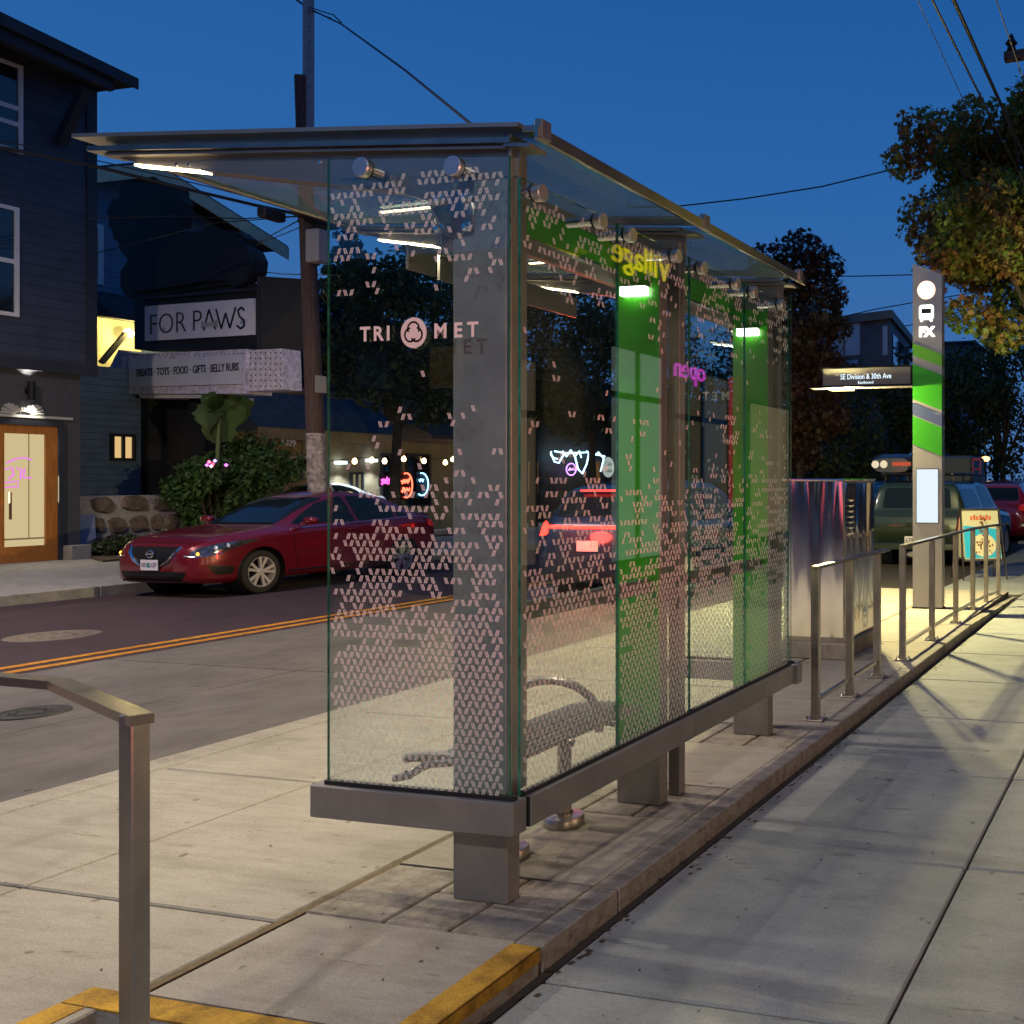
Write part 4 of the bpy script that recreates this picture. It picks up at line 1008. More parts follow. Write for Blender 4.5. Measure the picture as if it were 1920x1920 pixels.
b = body_of(pk)
patch(b, pk, 'windscreen', M['cwin'], [(-.62, 1.24), (.62, 1.24), (.56, 1.68), (-.56, 1.68)], 0)
patch(b, pk, 'rear_window', M['cwin'], [(-.62, 1.28), (.62, 1.28), (.57, 1.66), (-.57, 1.66)], 180)
for s_ in (-1, 1):
    patch(b, pk, 'side_window', M['cwin'], [(1.62, 1.24), (2.05, 1.62), (2.35, 1.70), (2.62, 1.70), (2.64, 1.24)], 90, s_)
    patch(b, pk, 'side_window', M['cwin'], [(2.74, 1.24), (2.72, 1.70), (3.32, 1.70), (3.36, 1.24)], 90, s_)
    patch(b, pk, 'side_window', M['cwin'], [(3.66, 1.28), (3.66, 1.64), (5.0, 1.64), (5.06, 1.28)], 90, s_)
    patch(b, pk, 'tail_lamp', M['taild'], [(s_*.74, .80), (s_*.895, .80), (s_*.90, 1.13), (s_*.76, 1.13)][::s_], 180, 1, .008, .02)
hd = obj('tailgate_handle', MB().bbox(5.298, 5.318, -.17, .17, .93, 1.01, .012), M['plast'], pk)
obj('tailgate_seam', MB().box(5.298, 5.304, -.74, -.732, .66, 1.15).box(5.298, 5.304, .732, .74, .66, 1.15).box(5.298, 5.304, -.74, .74, .655, .662).box(5.298, 5.304, -.74, .74, 1.145, 1.152), M['plast'], pk)
g = MB().bbox(5.30, 5.42, -.86, .86, .50, .64, .02); bu = obj('rear_bumper', g, M['gcar'], pk)
p = obj('licence_plate', MB().box(5.422, 5.43, -.155+.0, .155, .60, .76), M['plate'], pk)
text('lettering', '679', .12, M['ink'], p, (5.4315, -.07, .68), (0, 1, 0), bold=.01, depth=.0004, width=.13)
obj('emblem', MB().box(5.431, 5.433, .02, .06, .63, .73), mat('plate_green', (.03, .3, .18), .5), p)
obj('tow_hitch', MB().bbox(5.36, 5.50, -.07, .07, .38, .48, .01).bbox(5.45, 5.48, -.11, .11, .40, .46, .01), M['ssd'], pk)
pk.scale = (1, 1, .92)
rk = MB()
for y_ in (-.62, .62): rk.tube([(2.3, y_, 1.93), (5.15, y_, 1.93)], .022, 8)
for x_ in (2.5, 3.3, 4.2, 5.0): rk.tube([(x_, -.64, 1.93), (x_, .64, 1.93)], .02, 8); rk.tube([(x_, -.62, 1.78), (x_, -.62, 1.93)], .015, 6); rk.tube([(x_, .62, 1.78), (x_, .62, 1.93)], .015, 6)
obj('roof_rack', rk, M['plast'], pk)
# ladder-like mesh panel on the side window
lm = MB()
for k in range(4): lm.bar((3.75, -.80+.0, 1.30+.1*k), (5.0, -.80, 1.30+.1*k), .012, .012)
for k in range(6): lm.bar((3.8+.23*k, -.80, 1.28), (3.8+.23*k, -.80, 1.64), .012, .012, up=(1, 0, 0))
bx_ = thing('cargo_box', 'dark grey roof cargo box with round stickers on the pickup rack', 'cargo box', (-4.75, 19.0, 1.955), local=True, rz=R(-90))
# cargo box body (long tapered shell)
sec = []
nb = 14; V = []; 
for i in range(nb+1):
    t_ = i/nb; x = -1.0+2.15*t_; w_ = .44*min(1, (.35+.65*math.sin(min(1, t_*3.2)*math.pi/2)), .72+.28*math.sin(min(1, (1-t_)*8)*math.pi/2)); h_ = .34*min(1, .35+.65*math.sin(min(1, t_*2)*math.pi/2), .75+.25*min(1, (1-t_)*10))
    for a_ in range(16):
        th = 2*math.pi*a_/16; cxx = abs(math.cos(th))**.5*math.copysign(1, math.cos(th)); szz = abs(math.sin(th))**.6*math.copysign(1, math.sin(th)); V.append((x, w_*cxx, h_/2+h_/2*szz+.005))
fs = [(i*16+a_, i*16+(a_+1) % 16, (i+1)*16+(a_+1) % 16, (i+1)*16+a_) for i in range(nb) for a_ in range(16)]+[tuple(range(16)), tuple(range(nb*16, nb*16+16))]
cbx = obj('shell', MB().add(V, fs), mat('blue_grey_plastic', (.014, .02, .035), .4, coat=.3), bx_, smooth=True)
for k, y_ in enumerate((-.30, -.14)):
    obj('sticker', MB().lathe((1.152, y_, .15), [(0, .002), (.07, .002)], 20, 'x'), M['signw'], cbx, fix=False)
obj('sticker', MB().box(1.151, 1.155, .02, .36, .12, .19), mat('red_sticker', (.4, .03, .02), .5), cbx)
bx_.location = (-4.72, 17.75, 1.80)
# ================================================================ A-frame board, picnic table
af = thing('sandwich_board', 'folding sandwich board with a cream bowl picture on blue, beside the pickup', 'sandwich board', (-2.75, 14.6, S), local=True, rz=R(30))
def aboard(s_, name):
    # leaning panel: base at y = s*0.30, top at y = s*.03
    fr = MB(); pb, pt_ = s_*.30, s_*.03
    for x_ in (-.31, .31): fr.bar((x_*1.12, pb, 0), (x_, pt_, 1.08), .028, .02, up=(1, 0, 0))
    zq = lambda z_: pb+(pt_-pb)*z_/1.08
    for z_ in (.30, 1.06): fr.bar((-.31, zq(z_), z_), (.31, zq(z_), z_), .02, .03)
    o = obj(name, fr, M['ss'], af)
    pn = MB().prism([(-.298, zq(.31), .31), (.298, zq(.31), .31), (.290, zq(1.05), 1.05), (-.290, zq(1.05), 1.05)], (0, .006, 0))
    return o, pn, zq
fo, pn, zq = aboard(-1, 'frame')
pnl = obj('poster', pn, mat('cream_poster', (.48, .47, .33), .5), fo)
of = -.004
bl = MB().add([(-.29, zq(.33)+of, .33), (.29, zq(.33)+of, .33), (.285, zq(.76)+of, .76), (-.285, zq(.82)+of, .82)], [(0, 1, 2, 3)]); obj('blue_ground', bl, mat('cyan_print', (.02, .36, .62), .5), pnl, fix=False)
cr = MB(); n_ = 28; cr.add([(.02+.20*math.cos(2*math.pi*k/n_), zq(.52+.17*math.sin(2*math.pi*k/n_))+of*1.6, .52+.17*math.sin(2*math.pi*k/n_)) for k in range(n_)], [tuple(range(n_))]); obj('bowl', cr, mat('cream_print', (.62, .55, .36), .5), pnl, fix=False)
cr = MB(); rr_ = random.Random(3)
for k in range(60):
    z_ = rr_.uniform(.40, .93); sp = .14*(1-(z_-.40)/.62)+.02; x_ = .03+rr_.uniform(-sp, sp); q = rr_.uniform(.008, .018)
    cr.add([(x_-q, zq(z_)+of*2.4, z_-q*.5), (x_+q, zq(z_)+of*2.4, z_-q), (x_+q*.6, zq(z_+q)+of*2.4, z_+q*1.5), (x_-q*.7, zq(z_+q)+of*2.4, z_+q)], [(0, 1, 2, 3)])
obj('topping', cr, mat('brown_print', (.14, .05, .02), .5), pnl, fix=False)
cr = MB(); 
for k in range(7): cr.box(-.17+.05*k, -.135+.05*k, zq(.93)+of*2-.001, zq(.93)+of*2, .90, .90+.06+.02*(k % 2))
obj('lettering', cr, mat('orange_print', (.55, .12, .05), .5), pnl)
fo2, pn, zq = aboard(1, 'frame'); obj('poster', pn, mat('pale_back_panel', (.33, .31, .26), .5), fo2)
pt = thing('picnic_table', 'grey picnic table with curved black legs at the right edge', 'picnic table', (-1.55, 17.2, S), local=True)
g = MB()
for k in range(5): g.bbox(-.86, .9, -.36+.145*k, -.225+.145*k, .70, .74, .005)
obj('tabletop', g, mat('grey_planks', (.22, .22, .19), .7, noise=.4), pt)
for s_ in (-1, 1): obj('bench_board', MB().bbox(-.86, .9, s_*.68-.13, s_*.68+.13, .42, .46, .005), mat('grey_plank', (.20, .20, .18), .7, noise=.4), pt)
for x_ in (-.6, .6):
    g = MB().tube([(x_, -.72, .42), (x_, -.74, .2), (x_, -.66, .05), (x_, -.45, .02), (x_, -.3, .1), (x_, -.22, .4), (x_, -.15, .69)], .022, 8); obj('leg', g, M['plast'], pt, smooth=True)
    g = MB().tube([(x_, .72, .42), (x_, .74, .2), (x_, .66, .05), (x_, .45, .02), (x_, .3, .1), (x_, .22, .4), (x_, .15, .69)], .022, 8); obj('leg', g, M['plast'], pt, smooth=True)
# ================================================================ BUILDINGS ACROSS THE STREET
# ---- dark navy house at the left
ba = thing('navy_house', 'tall dark navy clapboard house with a lit orange wooden door, at the left edge', 'house', (-24, 10, .15))
fx = -20.3
yR = onx(178, 155, fx).y; zO = onx(170, 690, fx).z
obj('ground_wall', MB().box(-28, fx-.12, 4, yR-.18, .10, zO), M['navyd'], ba)
uw = obj('upper_wall', MB().box(-28, fx, 4, yR, zO, 9.75), M['navy'], ba)
g = MB().box(fx-.02, fx+.025, yR-.16, yR+.025, zO, 9.6); g.box(fx-.03, fx+.04, 4, yR+.03, zO-.16, zO+.06); obj('corner_trim', g, M['navyt'], uw)
# rake roof: falls towards the right, overhanging
xo = -19.45
p1 = onx(0, 24, xo); p2 = onx(256, 148, xo); sl = (p2.z-p1.z)/(p2.y-p1.y)
def rz_(y): return p1.z+sl*(y-p1.y)
yl = p1.y-4
rf = obj('roof', MB().hexa([(xo, yl, rz_(yl)-.16), (xo, p2.y, rz_(p2.y)-.16), (-29, p2.y, rz_(p2.y)-.16), (-29, yl, rz_(yl)-.16), (xo, yl, rz_(yl)), (xo, p2.y, rz_(p2.y)), (-29, p2.y, rz_(p2.y)), (-29, yl, rz_(yl))]), M['roofd'], ba)
g = MB().hexa([(xo-.10, yl, rz_(yl)-.42), (xo-.10, p2.y-.35, rz_(p2.y-.35)-.40), (xo-.22, p2.y-.35, rz_(p2.y-.35)-.40), (xo-.22, yl, rz_(yl)-.42), (xo-.10, yl, rz_(yl)-.165), (xo-.10, p2.y-.35, rz_(p2.y-.35)-.165), (xo-.22, p2.y-.35, rz_(p2.y-.35)-.165), (xo-.22, yl, rz_(yl)-.165)])
obj('barge_board', g, M['navyt'], rf)
obj('barge_board', MB().hexa([(xo+.03, yl, rz_(yl)-.20), (xo+.03, p2.y+.02, rz_(p2.y)-.20), (xo-.005, p2.y+.02, rz_(p2.y)-.20), (xo-.005, yl, rz_(yl)-.20), (xo+.03, yl, rz_(yl)+.01), (xo+.03, p2.y+.02, rz_(p2.y)+.01), (xo-.005, p2.y+.02, rz_(p2.y)+.01), (xo-.005, yl, rz_(yl)+.01)]), M['navyt'], rf)
ka, kb = onx(148, 150, xo-.16), onx(92, 262, fx+.06)
obj('knee_brace', MB().bar((xo-.16, yR-.65, ka.z-.1), (fx+.06, yR-.65, kb.z), .16, .16), M['navyt'], ba)
def window_x(root, x, ua, va, ub, vb, frame=.07, mull=(), glassm=None, depth=.05, fm=None):
    a, b_ = onx(ua, va, x), onx(ub, vb, x)
    y0, y1, z1, z0 = a.y, b_.y, a.z, b_.z
    g = MB(); 
    for q in ((y0, y0+frame, z0, z1), (y1-frame, y1, z0, z1), (y0+frame, y1-frame, z1-frame, z1), (y0+frame, y1-frame, z0, z0+frame)): g.box(x+.002, x+depth, q[0], q[1], q[2], q[3])
    for m_ in mull:
        zz = z0+(z1-z0)*m_; g.box(x+.002, x+depth-.01, y0+frame, y1-frame, zz-.04, zz+.04)
    o = obj('window', g, fm or M['white'], root)
    obj('pane', MB().box(x+.003, x+.02, y0+frame, y1-frame, z0+frame, z1-frame), glassm or M['wdark'], o)
    return o
window_x(ba, fx, -60, 88, 40, 290, mull=(.32, .5))
window_x(ba, fx, -60, 368, 33, 595, mull=(.5,))
# door
xd = fx-.12
d0, d1 = onx(-20, 790, xd), onx(104, 1052, xd)
y0, y1, z0, z1 = d0.y, d1.y, .15, d0.z-.04
fr = MB()
for q in ((y0, y0+.2, z0, z1), (y1-.20, y1, z0, z1), (y0+.2, y1-.2, z1-.16, z1), (y0+.2, y1-.2, z0, z0+.30)): fr.box(xd+.002, xd+.05, *q)
do = obj('door', fr, M['orange'], ba)
obj('door_pane', MB().box(xd+.004, xd+.012, y0+.2, y1-.2, z0+.30, z1-.16), M['doorlit'], do)
obj('door_handle', MB().bar((xd+.10, y0+.26, .95), (xd+.10, y0+.26, 1.45), .03, .03, up=(1, 0, 0)), M['ss'], do)
obj('skirting', MB().box(xd+.0125, xd+.016, y0+.2, y1-.2, z0+.42, z0+.45).box(xd+.0125, xd+.016, y1-.46, y1-.445, z0+.45, z1-.16), mat('room_edge', (.35, .28, .14), .6), do)
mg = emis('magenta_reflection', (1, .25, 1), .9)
g = MB(); ya_ = onx(12, 860, xd+.014).y
obj('door_frame', MB().box(xd+.002, xd+.09, y1, y1+.09, .15, z1+.10).box(xd+.002, xd+.09, y0-.3, y1, z1+.002, z1+.10), M['navyt'], ba)
sc1 = onx(50, 733, xd)
obj('wall_lamp', MB().cyl((xd+.12, sc1.y, sc1.z-.17), (xd+.12, sc1.y, sc1.z+.17), .055, 16).box(xd, xd+.08, sc1.y-.03, sc1.y+.03, sc1.z-.05, sc1.z+.05), M['plast'], ba)
for s_ in (-1, 1):
    l = bpy.data.lights.new('wall_lamp_light', 'SPOT'); l.energy = 55; l.color = (1, .95, .8); l.spot_size = R(95); l.spot_blend = .5; l.shadow_soft_size = .04
    o = bpy.data.objects.new('wall_lamp_light', l); C.objects.link(o); o.location = (xd+.12, sc1.y, sc1.z+s_*.19); o.rotation_euler = (0 if s_ < 0 else math.pi, 0, 0)
g = MB().box(xd, xd+.05, sc1.y-1.0, sc1.y+.75, z1+.14, z1+.19)
for k in range(14):
    a_ = math.pi*(k+.5)/14; g.tube([(xd+.03, sc1.y-.08+.12*math.cos(a_), z1+.20+.05*math.sin(a_)), (xd+.03, sc1.y-.08+.34*math.cos(a_), z1+.20+.28*math.sin(a_)*(.7+.3*math.sin(3*a_)))], [.012, .03], 6)
obj('transom_ornament', g, mat('pale_carving', (.4, .38, .34), .6), ba)
obj('door_step', MB().bbox(xd, xd+.30, onx(112, 1045, xd).y, onx(150, 1045, xd).y, .14, .42, .01), M['kerb'], ba)
area('doorway_light', (xd+.06, (y0+y1)/2, 1.5), .5, 1.9, 26, (1, .8, .45), (0, R(-90), 0))
dn = thing('neon_sign', 'magenta neon reflection painted as glowing squiggles on the orange wooden door glass', 'neon sign', onx(30, 880, xd+.02))  # mirrored magenta neon painted on the pane as glowing tubes
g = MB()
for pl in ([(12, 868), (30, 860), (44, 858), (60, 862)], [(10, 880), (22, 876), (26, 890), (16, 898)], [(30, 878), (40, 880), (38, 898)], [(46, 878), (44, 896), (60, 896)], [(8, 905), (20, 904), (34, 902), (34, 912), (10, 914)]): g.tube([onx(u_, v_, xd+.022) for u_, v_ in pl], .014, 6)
obj('tube', g, mg, dn)  # strokes of the painted neon reflection
# ---- blue gabled house behind
bb_ = thing('blue_house', 'blue clapboard gabled house with cream barge boards behind the black sign', 'house', (-31, 22, .15))
hx = -27
pk_, er, el = onx(250, 312, hx), onx(506, 470, hx), onx(60, 330, hx)
poly = [(hx, el.y, .15), (hx, er.y-.5, .15), (hx, er.y-.5, er.z-.1), (hx, pk_.y, pk_.z-.15), (hx, el.y, el.z-.1)]
obj('wall', MB().prism(poly, (-8, 0, 0)), M['blues'], bb_)
g = MB()
for a, b_ in ((pk_, er), (el, pk_)):
    g.hexa([(hx+.7, a.y, a.z-.04), (hx+.7, b_.y, b_.z-.04), (hx-9, b_.y, b_.z-.04), (hx-9, a.y, a.z-.04), (hx+.7, a.y, a.z+.10), (hx+.7, b_.y, b_.z+.10), (hx-9, b_.y, b_.z+.10), (hx-9, a.y, a.z+.10)])
r_ = obj('roof', g, M['roofd'], bb_)
g = MB()
for a, b_ in ((pk_, er), (el, pk_)): g.hexa([(hx+.70, a.y, a.z-.33), (hx+.70, b_.y, b_.z-.33), (hx+.74, b_.y, b_.z-.33), (hx+.74, a.y, a.z-.33), (hx+.70, a.y, a.z+.04), (hx+.70, b_.y, b_.z+.04), (hx+.74, b_.y, b_.z+.04), (hx+.74, a.y, a.z+.04)])
obj('barge_board', g, M['yelt'], r_)
window_x(bb_, hx, 150, 412, 192, 535, frame=.14)
# porch below with a lamp
g = MB(); pa, pb = onx(120, 592, hx+.3), onx(262, 560, hx+.3)
obj('porch_wall', MB().box(hx-.5, hx+.15, onx(160, 700, hx+.1).y, onx(262, 700, hx+.1).y, onx(200, 692, hx).z, onx(200, 598, hx).z), M['yelt'], bb_)
obj('porch_roof', MB().prism([(hx, onx(150, 600, hx).y, onx(200, 598, hx).z), (hx+1.0, onx(150, 600, hx).y, onx(200, 605, hx).z), (hx+1.0, onx(150, 600, hx).y, onx(200, 600, hx).z+.1), (hx, onx(150, 600, hx).y, onx(200, 598, hx).z+.7)], (0, onx(262, 600, hx).y-onx(150, 600, hx).y, 0)), M['roofd'], bb_)
lp = onx(241, 623, hx+.45)
obj('porch_lamp', MB().lathe(lp, [(0, .10), (.10, .06), (.13, -.05), (.08, -.12), (0, -.13)], 16), emis('porch_bulb', (1, .80, .30), 9), bb_)
l = bpy.data.lights.new('porch_light', 'POINT'); l.energy = 110; l.color = (1, .8, .25); l.shadow_soft_size = .12; o = bpy.data.objects.new('porch_light', l); C.objects.link(o); o.location = lp+Vector((.25, 0, -.05))
obj('porch_post', MB().bar(onx(236, 625, hx+.6), onx(190, 680, hx+.6), .11, .11), M['navyt'], bb_)
# ---- low shop with shingled awning roof (behind sign and pole)
cs = thing('corner_shop', 'low tan shop with a dark blue shingled awning and lit windows behind the shrubs', 'shop', (-23.5, 19, .15))
cx_ = -22.6
z_aw0, z_aw1 = onx(500, 800, cx_+.9).z, onx(500, 735, cx_).z
ya0, ya1 = onx(150, 800, cx_).y, onx(860, 780, cx_).y
ysp = onx(425, 780, cx_).y
obj('wall', MB().box(cx_-6, cx_, ysp, ya1, .14, z_aw1+.2), M['tan'], cs); obj('wall', MB().box(cx_-6, cx_-.01, ya0, ysp-.01, .14, z_aw1+.2), M['blues'], cs, label='blue clapboard left wing of the shop')
yaw = onx(425, 780, cx_).y
obj('awning', MB().prism([(cx_+.002, yaw, z_aw1), (cx_+.95, yaw, z_aw0), (cx_+.95, yaw, z_aw0-.12), (cx_+.002, yaw, z_aw0-.12)], (0, onx(700, 780, cx_).y-yaw, 0)), M['roofb'], cs)
obj('fascia', MB().box(cx_+.951, cx_+.99, yaw, onx(700, 780, cx_).y, z_aw0-.30, z_aw0-.02), M['tan'], cs)
lit = emis('lit_shop_room', (1, .66, .28), .75)
def litwin(root, x, ua, va, ub, vb, m_, nm='window'):
    a, b_ = onx(ua, va, x), onx(ub, vb, x); g = MB()
    y0, y1, z1, z0 = a.y, b_.y, a.z, b_.z; f = .07
    for q in ((y0, y0+f, z0, z1), (y1-f, y1, z0, z1), (y0+f, y1-f, z1-f, z1), (y0+f, y1-f, z0, z0+f), ((y0+y1)/2-.03, (y0+y1)/2+.03, z0+f, z1-f)): g.box(x+.002, x+.06, *q)
    o = obj(nm, g, M['navyt'], root); obj('pane', MB().box(x+.003, x+.012, y0+f, y1-f, z0+f, z1-f), m_, o); return o
litwin(cs, cx_, 205, 812, 252, 865, lit); litwin(cs, cx_, 368, 828, 452, 900, lit)
litwin(cs, cx_, 655, 885, 680, 935, emis('dim_shop_room', (.9, .7, .4), .3)); litwin(cs, cx_, 712, 850, 750, 950, M['wdark']); litwin(cs, cx_, 760, 850, 806, 950, M['wdark'])
for u_ in (549, 570):
    c_ = onx(u_, 878, cx_+.1); mo = obj('meter_box', MB().bbox(cx_, cx_+.22, c_.y-.22, c_.y+.22, c_.z-.30, c_.z+.35, .02), mat('grey_meter', (.24, .23, .2), .5), cs)
    obj('meter_dial', MB().lathe((cx_+.22, c_.y, c_.z+.14), [(0, .10), (.12, .08), (.13, 0)], 20, 'x'), M['wdark'], mo)
    obj('conduit', MB().tube([(cx_+.08, c_.y, c_.z+.35), (cx_+.08, c_.y, c_.z+.85)], .03, 8), mat('grey_conduit', (.2, .2, .18), .5), mo)
text('house_number', '3029', .22, M['signw'], cs, onx(541, 831, cx_+1.0), (0, 1, 0), depth=.01)
for u_, v_ in ((698, 866), (908, 868), (640, 870)):
    q = onx(u_, v_, cx_+.12); obj('wall_lamp', MB().box(cx_, cx_+.2, q.y-.12, q.y+.12, q.z, q.z+.08), emis('shop_wall_lamp', (.85, .95, 1), 5), cs)
    l = bpy.data.lights.new('shop_wall_lamp_light', 'SPOT'); l.energy = 130; l.color = (.9, .95, 1); l.spot_size = R(120); l.spot_blend = .7; l.shadow_soft_size = .05
    o = bpy.data.objects.new('shop_wall_lamp_light', l); C.objects.link(o); o.location = (cx_+.28, q.y, q.z-.05); o.rotation_euler = (0, R(-12), 0)
# awning canopy seen through the glass
g = MB(); a = onx(730, 790, cx_+.2); b_ = onx(850, 850, cx_+.2)
obj('canopy', MB().prism([(cx_+.0, a.y, a.z+.35), (cx_+1.7, a.y, b_.z+.45), (cx_+1.7, a.y, b_.z+.35), (cx_+.0, a.y, b_.z+.3)], (0, 2.6, 0)), mat('brown_canopy', (.12, .08, .06), .7), cs)
# lamps and hanging bulbs on the shop front
bulbs = thing('string_lights', 'string of warm glowing bulbs along the far shop front, behind the first pane', 'string lights', (cx_+1.2, 21.5, 3))
pts = [(612, 868), (665, 862), (697, 860), (721, 862), (757, 858), (795, 862), (835, 865), (849, 859), (873, 864), (907, 865), (940, 858)]
P3 = [onx(u, v-3, cx_+1.6) for u, v in pts]
obj('wire', MB().tube(P3, .012, 5), M['cable'], bulbs)
wb = emis('warm_bulb', (1, .62, .28), 14)
for i, p in enumerate(P3[1:]):
    obj('bulb', MB().lathe(p-Vector((0, 0, .09)), [(0, .10), (.035, .08), (.065, 0), (.04, -.06), (0, -.07)], 10), wb, bulbs, smooth=True)
def neon(name, lab, pts_list, x, col, s, r_=.022, cat='neon sign', back=None):
    t_ = thing(name, lab, cat, onx(pts_list[0][0][0], pts_list[0][0][1], x))
    m_ = emis('neon_'+lab.split()[0], col, s)
    g = MB()
    for pl in pts_list: g.tube([onx(u, v, x) for u, v in pl], r_, 6)
    obj('tube', g, m_, t_, smooth=True)
    if back:
        a, b_ = onx(back[0], back[1], x-.06), onx(back[2], back[3], x-.06); obj('backing', MB().box(x-.08, x-.05, a.y, b_.y, b_.z, a.z), M['plast'], t_)
    return t_
def ell(cx__, cy__, rx, ry, a0=0, a1=360, n_=26): return [(cx__+rx*math.cos(R(a0+(a1-a0)*k/n_)), cy__+ry*math.sin(R(a0+(a1-a0)*k/n_))) for k in range(n_+1)]
def scrib(x0, x1, y, a, n_, seed):
    r_ = random.Random(seed); return [(x0+(x1-x0)*k/n_, y+a*math.sin(k*1.9)+r_.uniform(-a, a)*.5) for k in range(n_+1)]
nx = cx_+.35
neon('neon_sign', 'red oval neon sign with script inside, on the far shop front', [ell(762, 910, 11, 23, -110, 110), scrib(753, 768, 902, 4, 9, 1), scrib(753, 768, 918, 4, 9, 2)], nx, (1, .10, .05), 7, .020, back=(748, 884, 776, 936))
neon('neon_sign', 'blue and white ring neon sign beside the red oval one', [ell(791, 908, 12, 21, -100, 120), scrib(786, 794, 900, 3, 5, 3)], nx, (.25, .6, 1), 6, .02, back=(780, 884, 806, 936))
neon('neon_sign', 'small purple and red open sign low on the far shop front', [scrib(715, 733, 899, 3, 10, 5), scrib(715, 733, 905, 3, 10, 6)], nx, (.9, .08, .5), 5, .018, back=(711, 890, 737, 912))
# ---- further along: dark bar front with coloured rope lights
bar_ = thing('bar_building', 'dark low bar building with rope light signs, seen behind the shelter', 'building', (-24, 32, .15))
yb0, yb1 = ya1+.6, ya1+34
obj('wall', MB().box(-29, cx_, yb0, yb1, .14, 4.6), mat('brown_black_wall', (.05, .045, .04), .8, noise=.4, nscale=3), bar_)
obj('roof', MB().prism([(cx_+.5, yb0-.2, 4.5), (cx_+.5, yb0-.2, 4.65), (-26, yb0-.2, 6.3), (-29.3, yb0-.2, 4.65), (-29.3, yb0-.2, 4.5)], (0, yb1-yb0+.4, 0)), M['roofd'], bar_)
for ua in (985, 1100, 1190): litwin(bar_, cx_, ua, 862, ua+26, 930, emis('amber_room', (1, .5, .2), .12))
neon('rope_light', 'coloured rope light squiggles hung on the dark bar front', [ell(1045, 850, 12, 10, 90, 200), [(1033, 850), (1040, 866), (1048, 868), (1058, 850)], [(1055, 846), (1062, 856), (1070, 844), (1078, 856), (1086, 846), (1090, 858)], [(1078, 856), (1084, 880), (1092, 888), (1100, 870), (1104, 852)], [(1100, 846), (1112, 858), (1122, 848), (1132, 860), (1126, 884)], [(1040, 846), (1060, 850), (1104, 848), (1134, 856)]], nx, (.45, .75, 1), 5, .030, 'rope light')
neon('neon_sign', 'tiny violet open sign under the rope lights', [ell(1071, 880, 9, 11), scrib(1066, 1077, 880, 3, 8, 9)], nx, (.55, .2, 1), 5, .022)
c_ = onx(1141, 876, nx); t_ = thing('round_shop_sign', 'round white sign with black script by the rope lights', 'sign', c_)
obj('disc', MB().lathe((nx-.03, c_.y, c_.z), [(0, .03), (.42, .03), (.42, 0)], 30, 'x'), emis('lit_white_disc', (.9, .95, .9), .55), t_, fix=False)
text('lettering', 'Cafe\nItalia', .26, M['ink'], t_, (nx+.005, c_.y, c_.z), (0, 1, 0), depth=.002)
# ---- blue shingled house seen beyond the pole and through the first pane
dh = thing('shingled_house', 'long blue shingled roof house seen through the first glass pane', 'house', (-36, 38, .15))
hx2 = -33; a = onx(470, 640, hx2); b_ = onx(1010, 640, hx2)
obj('wall', MB().box(hx2-8, hx2, a.y, b_.y, .14, a.z-.2), M['blues'], dh)
zt_ = onx(560, 556, hx2-3).z
obj('roof', MB().prism([(hx2+.6, a.y, a.z-.35), (hx2-3.6, a.y, zt_), (hx2-8.5, a.y, a.z-.3), (hx2-8.5, a.y, a.z-.5)], (0, b_.y-a.y, 0)), M['roofb'], dh)
# ================================================================ THE BIG BLACK SIGN
sg = thing('shop_sign', 'big black double-deck roadside sign reading FOR PAWS above a peeling white marquee', 'shop sign', (-20.0, 16.65, .15), local=True, rz=R(-7))
D0 = 21.0; K = D0/F
_ph = R(-7); _e = (math.cos(_ph), math.sin(_ph)); _n = (-_e[1], _e[0])
def lp_(u, v):
    d = ray(u, v); t_ = (-20.0*_n[0]+16.65*_n[1])/(d[0]*_n[0]+d[1]*_n[1]); X, Y = d[0]*t_+20.0, d[1]*t_-16.65
    return X*_e[0]+Y*_e[1], H+d[2]*t_-.15
def lx(u): return lp_(u, 700)[0]
def lz(v, u=410): return lp_(u, v)[1]
def sp(pts, d0, d1): return MB().prism([(lp_(u, v)[0], d0, lp_(u, v)[1]) for u, v in pts], (0, d1-d0, 0))
obj('upper_box', sp([(252, 562), (487, 530), (487, 655), (252, 655)], 0, .42), M['black'], sg)
obj('side_fin', MB().hexa([(lx(484), -.02, lz(655, 484)), (lx(522), .5, lz(655, 484)), (lx(522), .7, lz(655, 484)), (lx(484), .7, lz(655, 484)), (lx(484), -.02, lz(526)), (lx(543), .5, lz(530)), (lx(543), .7, lz(530)), (lx(484), .7, lz(526))]), M['black'], sg)
wp = obj('white_panel', sp([(276, 575), (480, 560), (480, 628), (276, 640)], -.05, -.004), M['signw'], sg)
g = sp([(270, 558), (484, 540), (484, 545), (270, 563)], -.06, -.003); obj('trim', g, M['navyt'], sg)
text('lettering', 'FOR', .50, M['ink'], wp, (lx(319), -.056, lz(609, 319)), (1, 0, .0), bold=-.018, depth=.004, width=lx(353)-lx(286), sq=1.35)
text('lettering', 'P', .50, M['ink'], wp, (lx(374), -.056, lz(604, 374)), (1, 0, .0), bold=-.018, depth=.004, width=lx(382)-lx(366), sq=1.35)
g = MB()
def stroke(pts): 
    for p, q in zip(pts[:-1], pts[1:]): g.bar((lx(p[0]), -.058, lz(p[1], p[0])), (lx(q[0]), -.058, lz(q[1], q[0])), .045, .008, up=(0, 1, 0))
stroke([(387, 620), (397, 581), (409, 618)]); stroke([(410, 580), (420, 617), (428, 588), (436, 616), (447, 577)])
stroke([(463, 583), (458, 577), (451, 583), (454, 594), (463, 602), (463, 612), (456, 617), (449, 611)])
obj('lettering', g, M['ink'], wp)
g = MB().box(lx(385), lx(411), -.066, -.060, lz(612), lz(604))
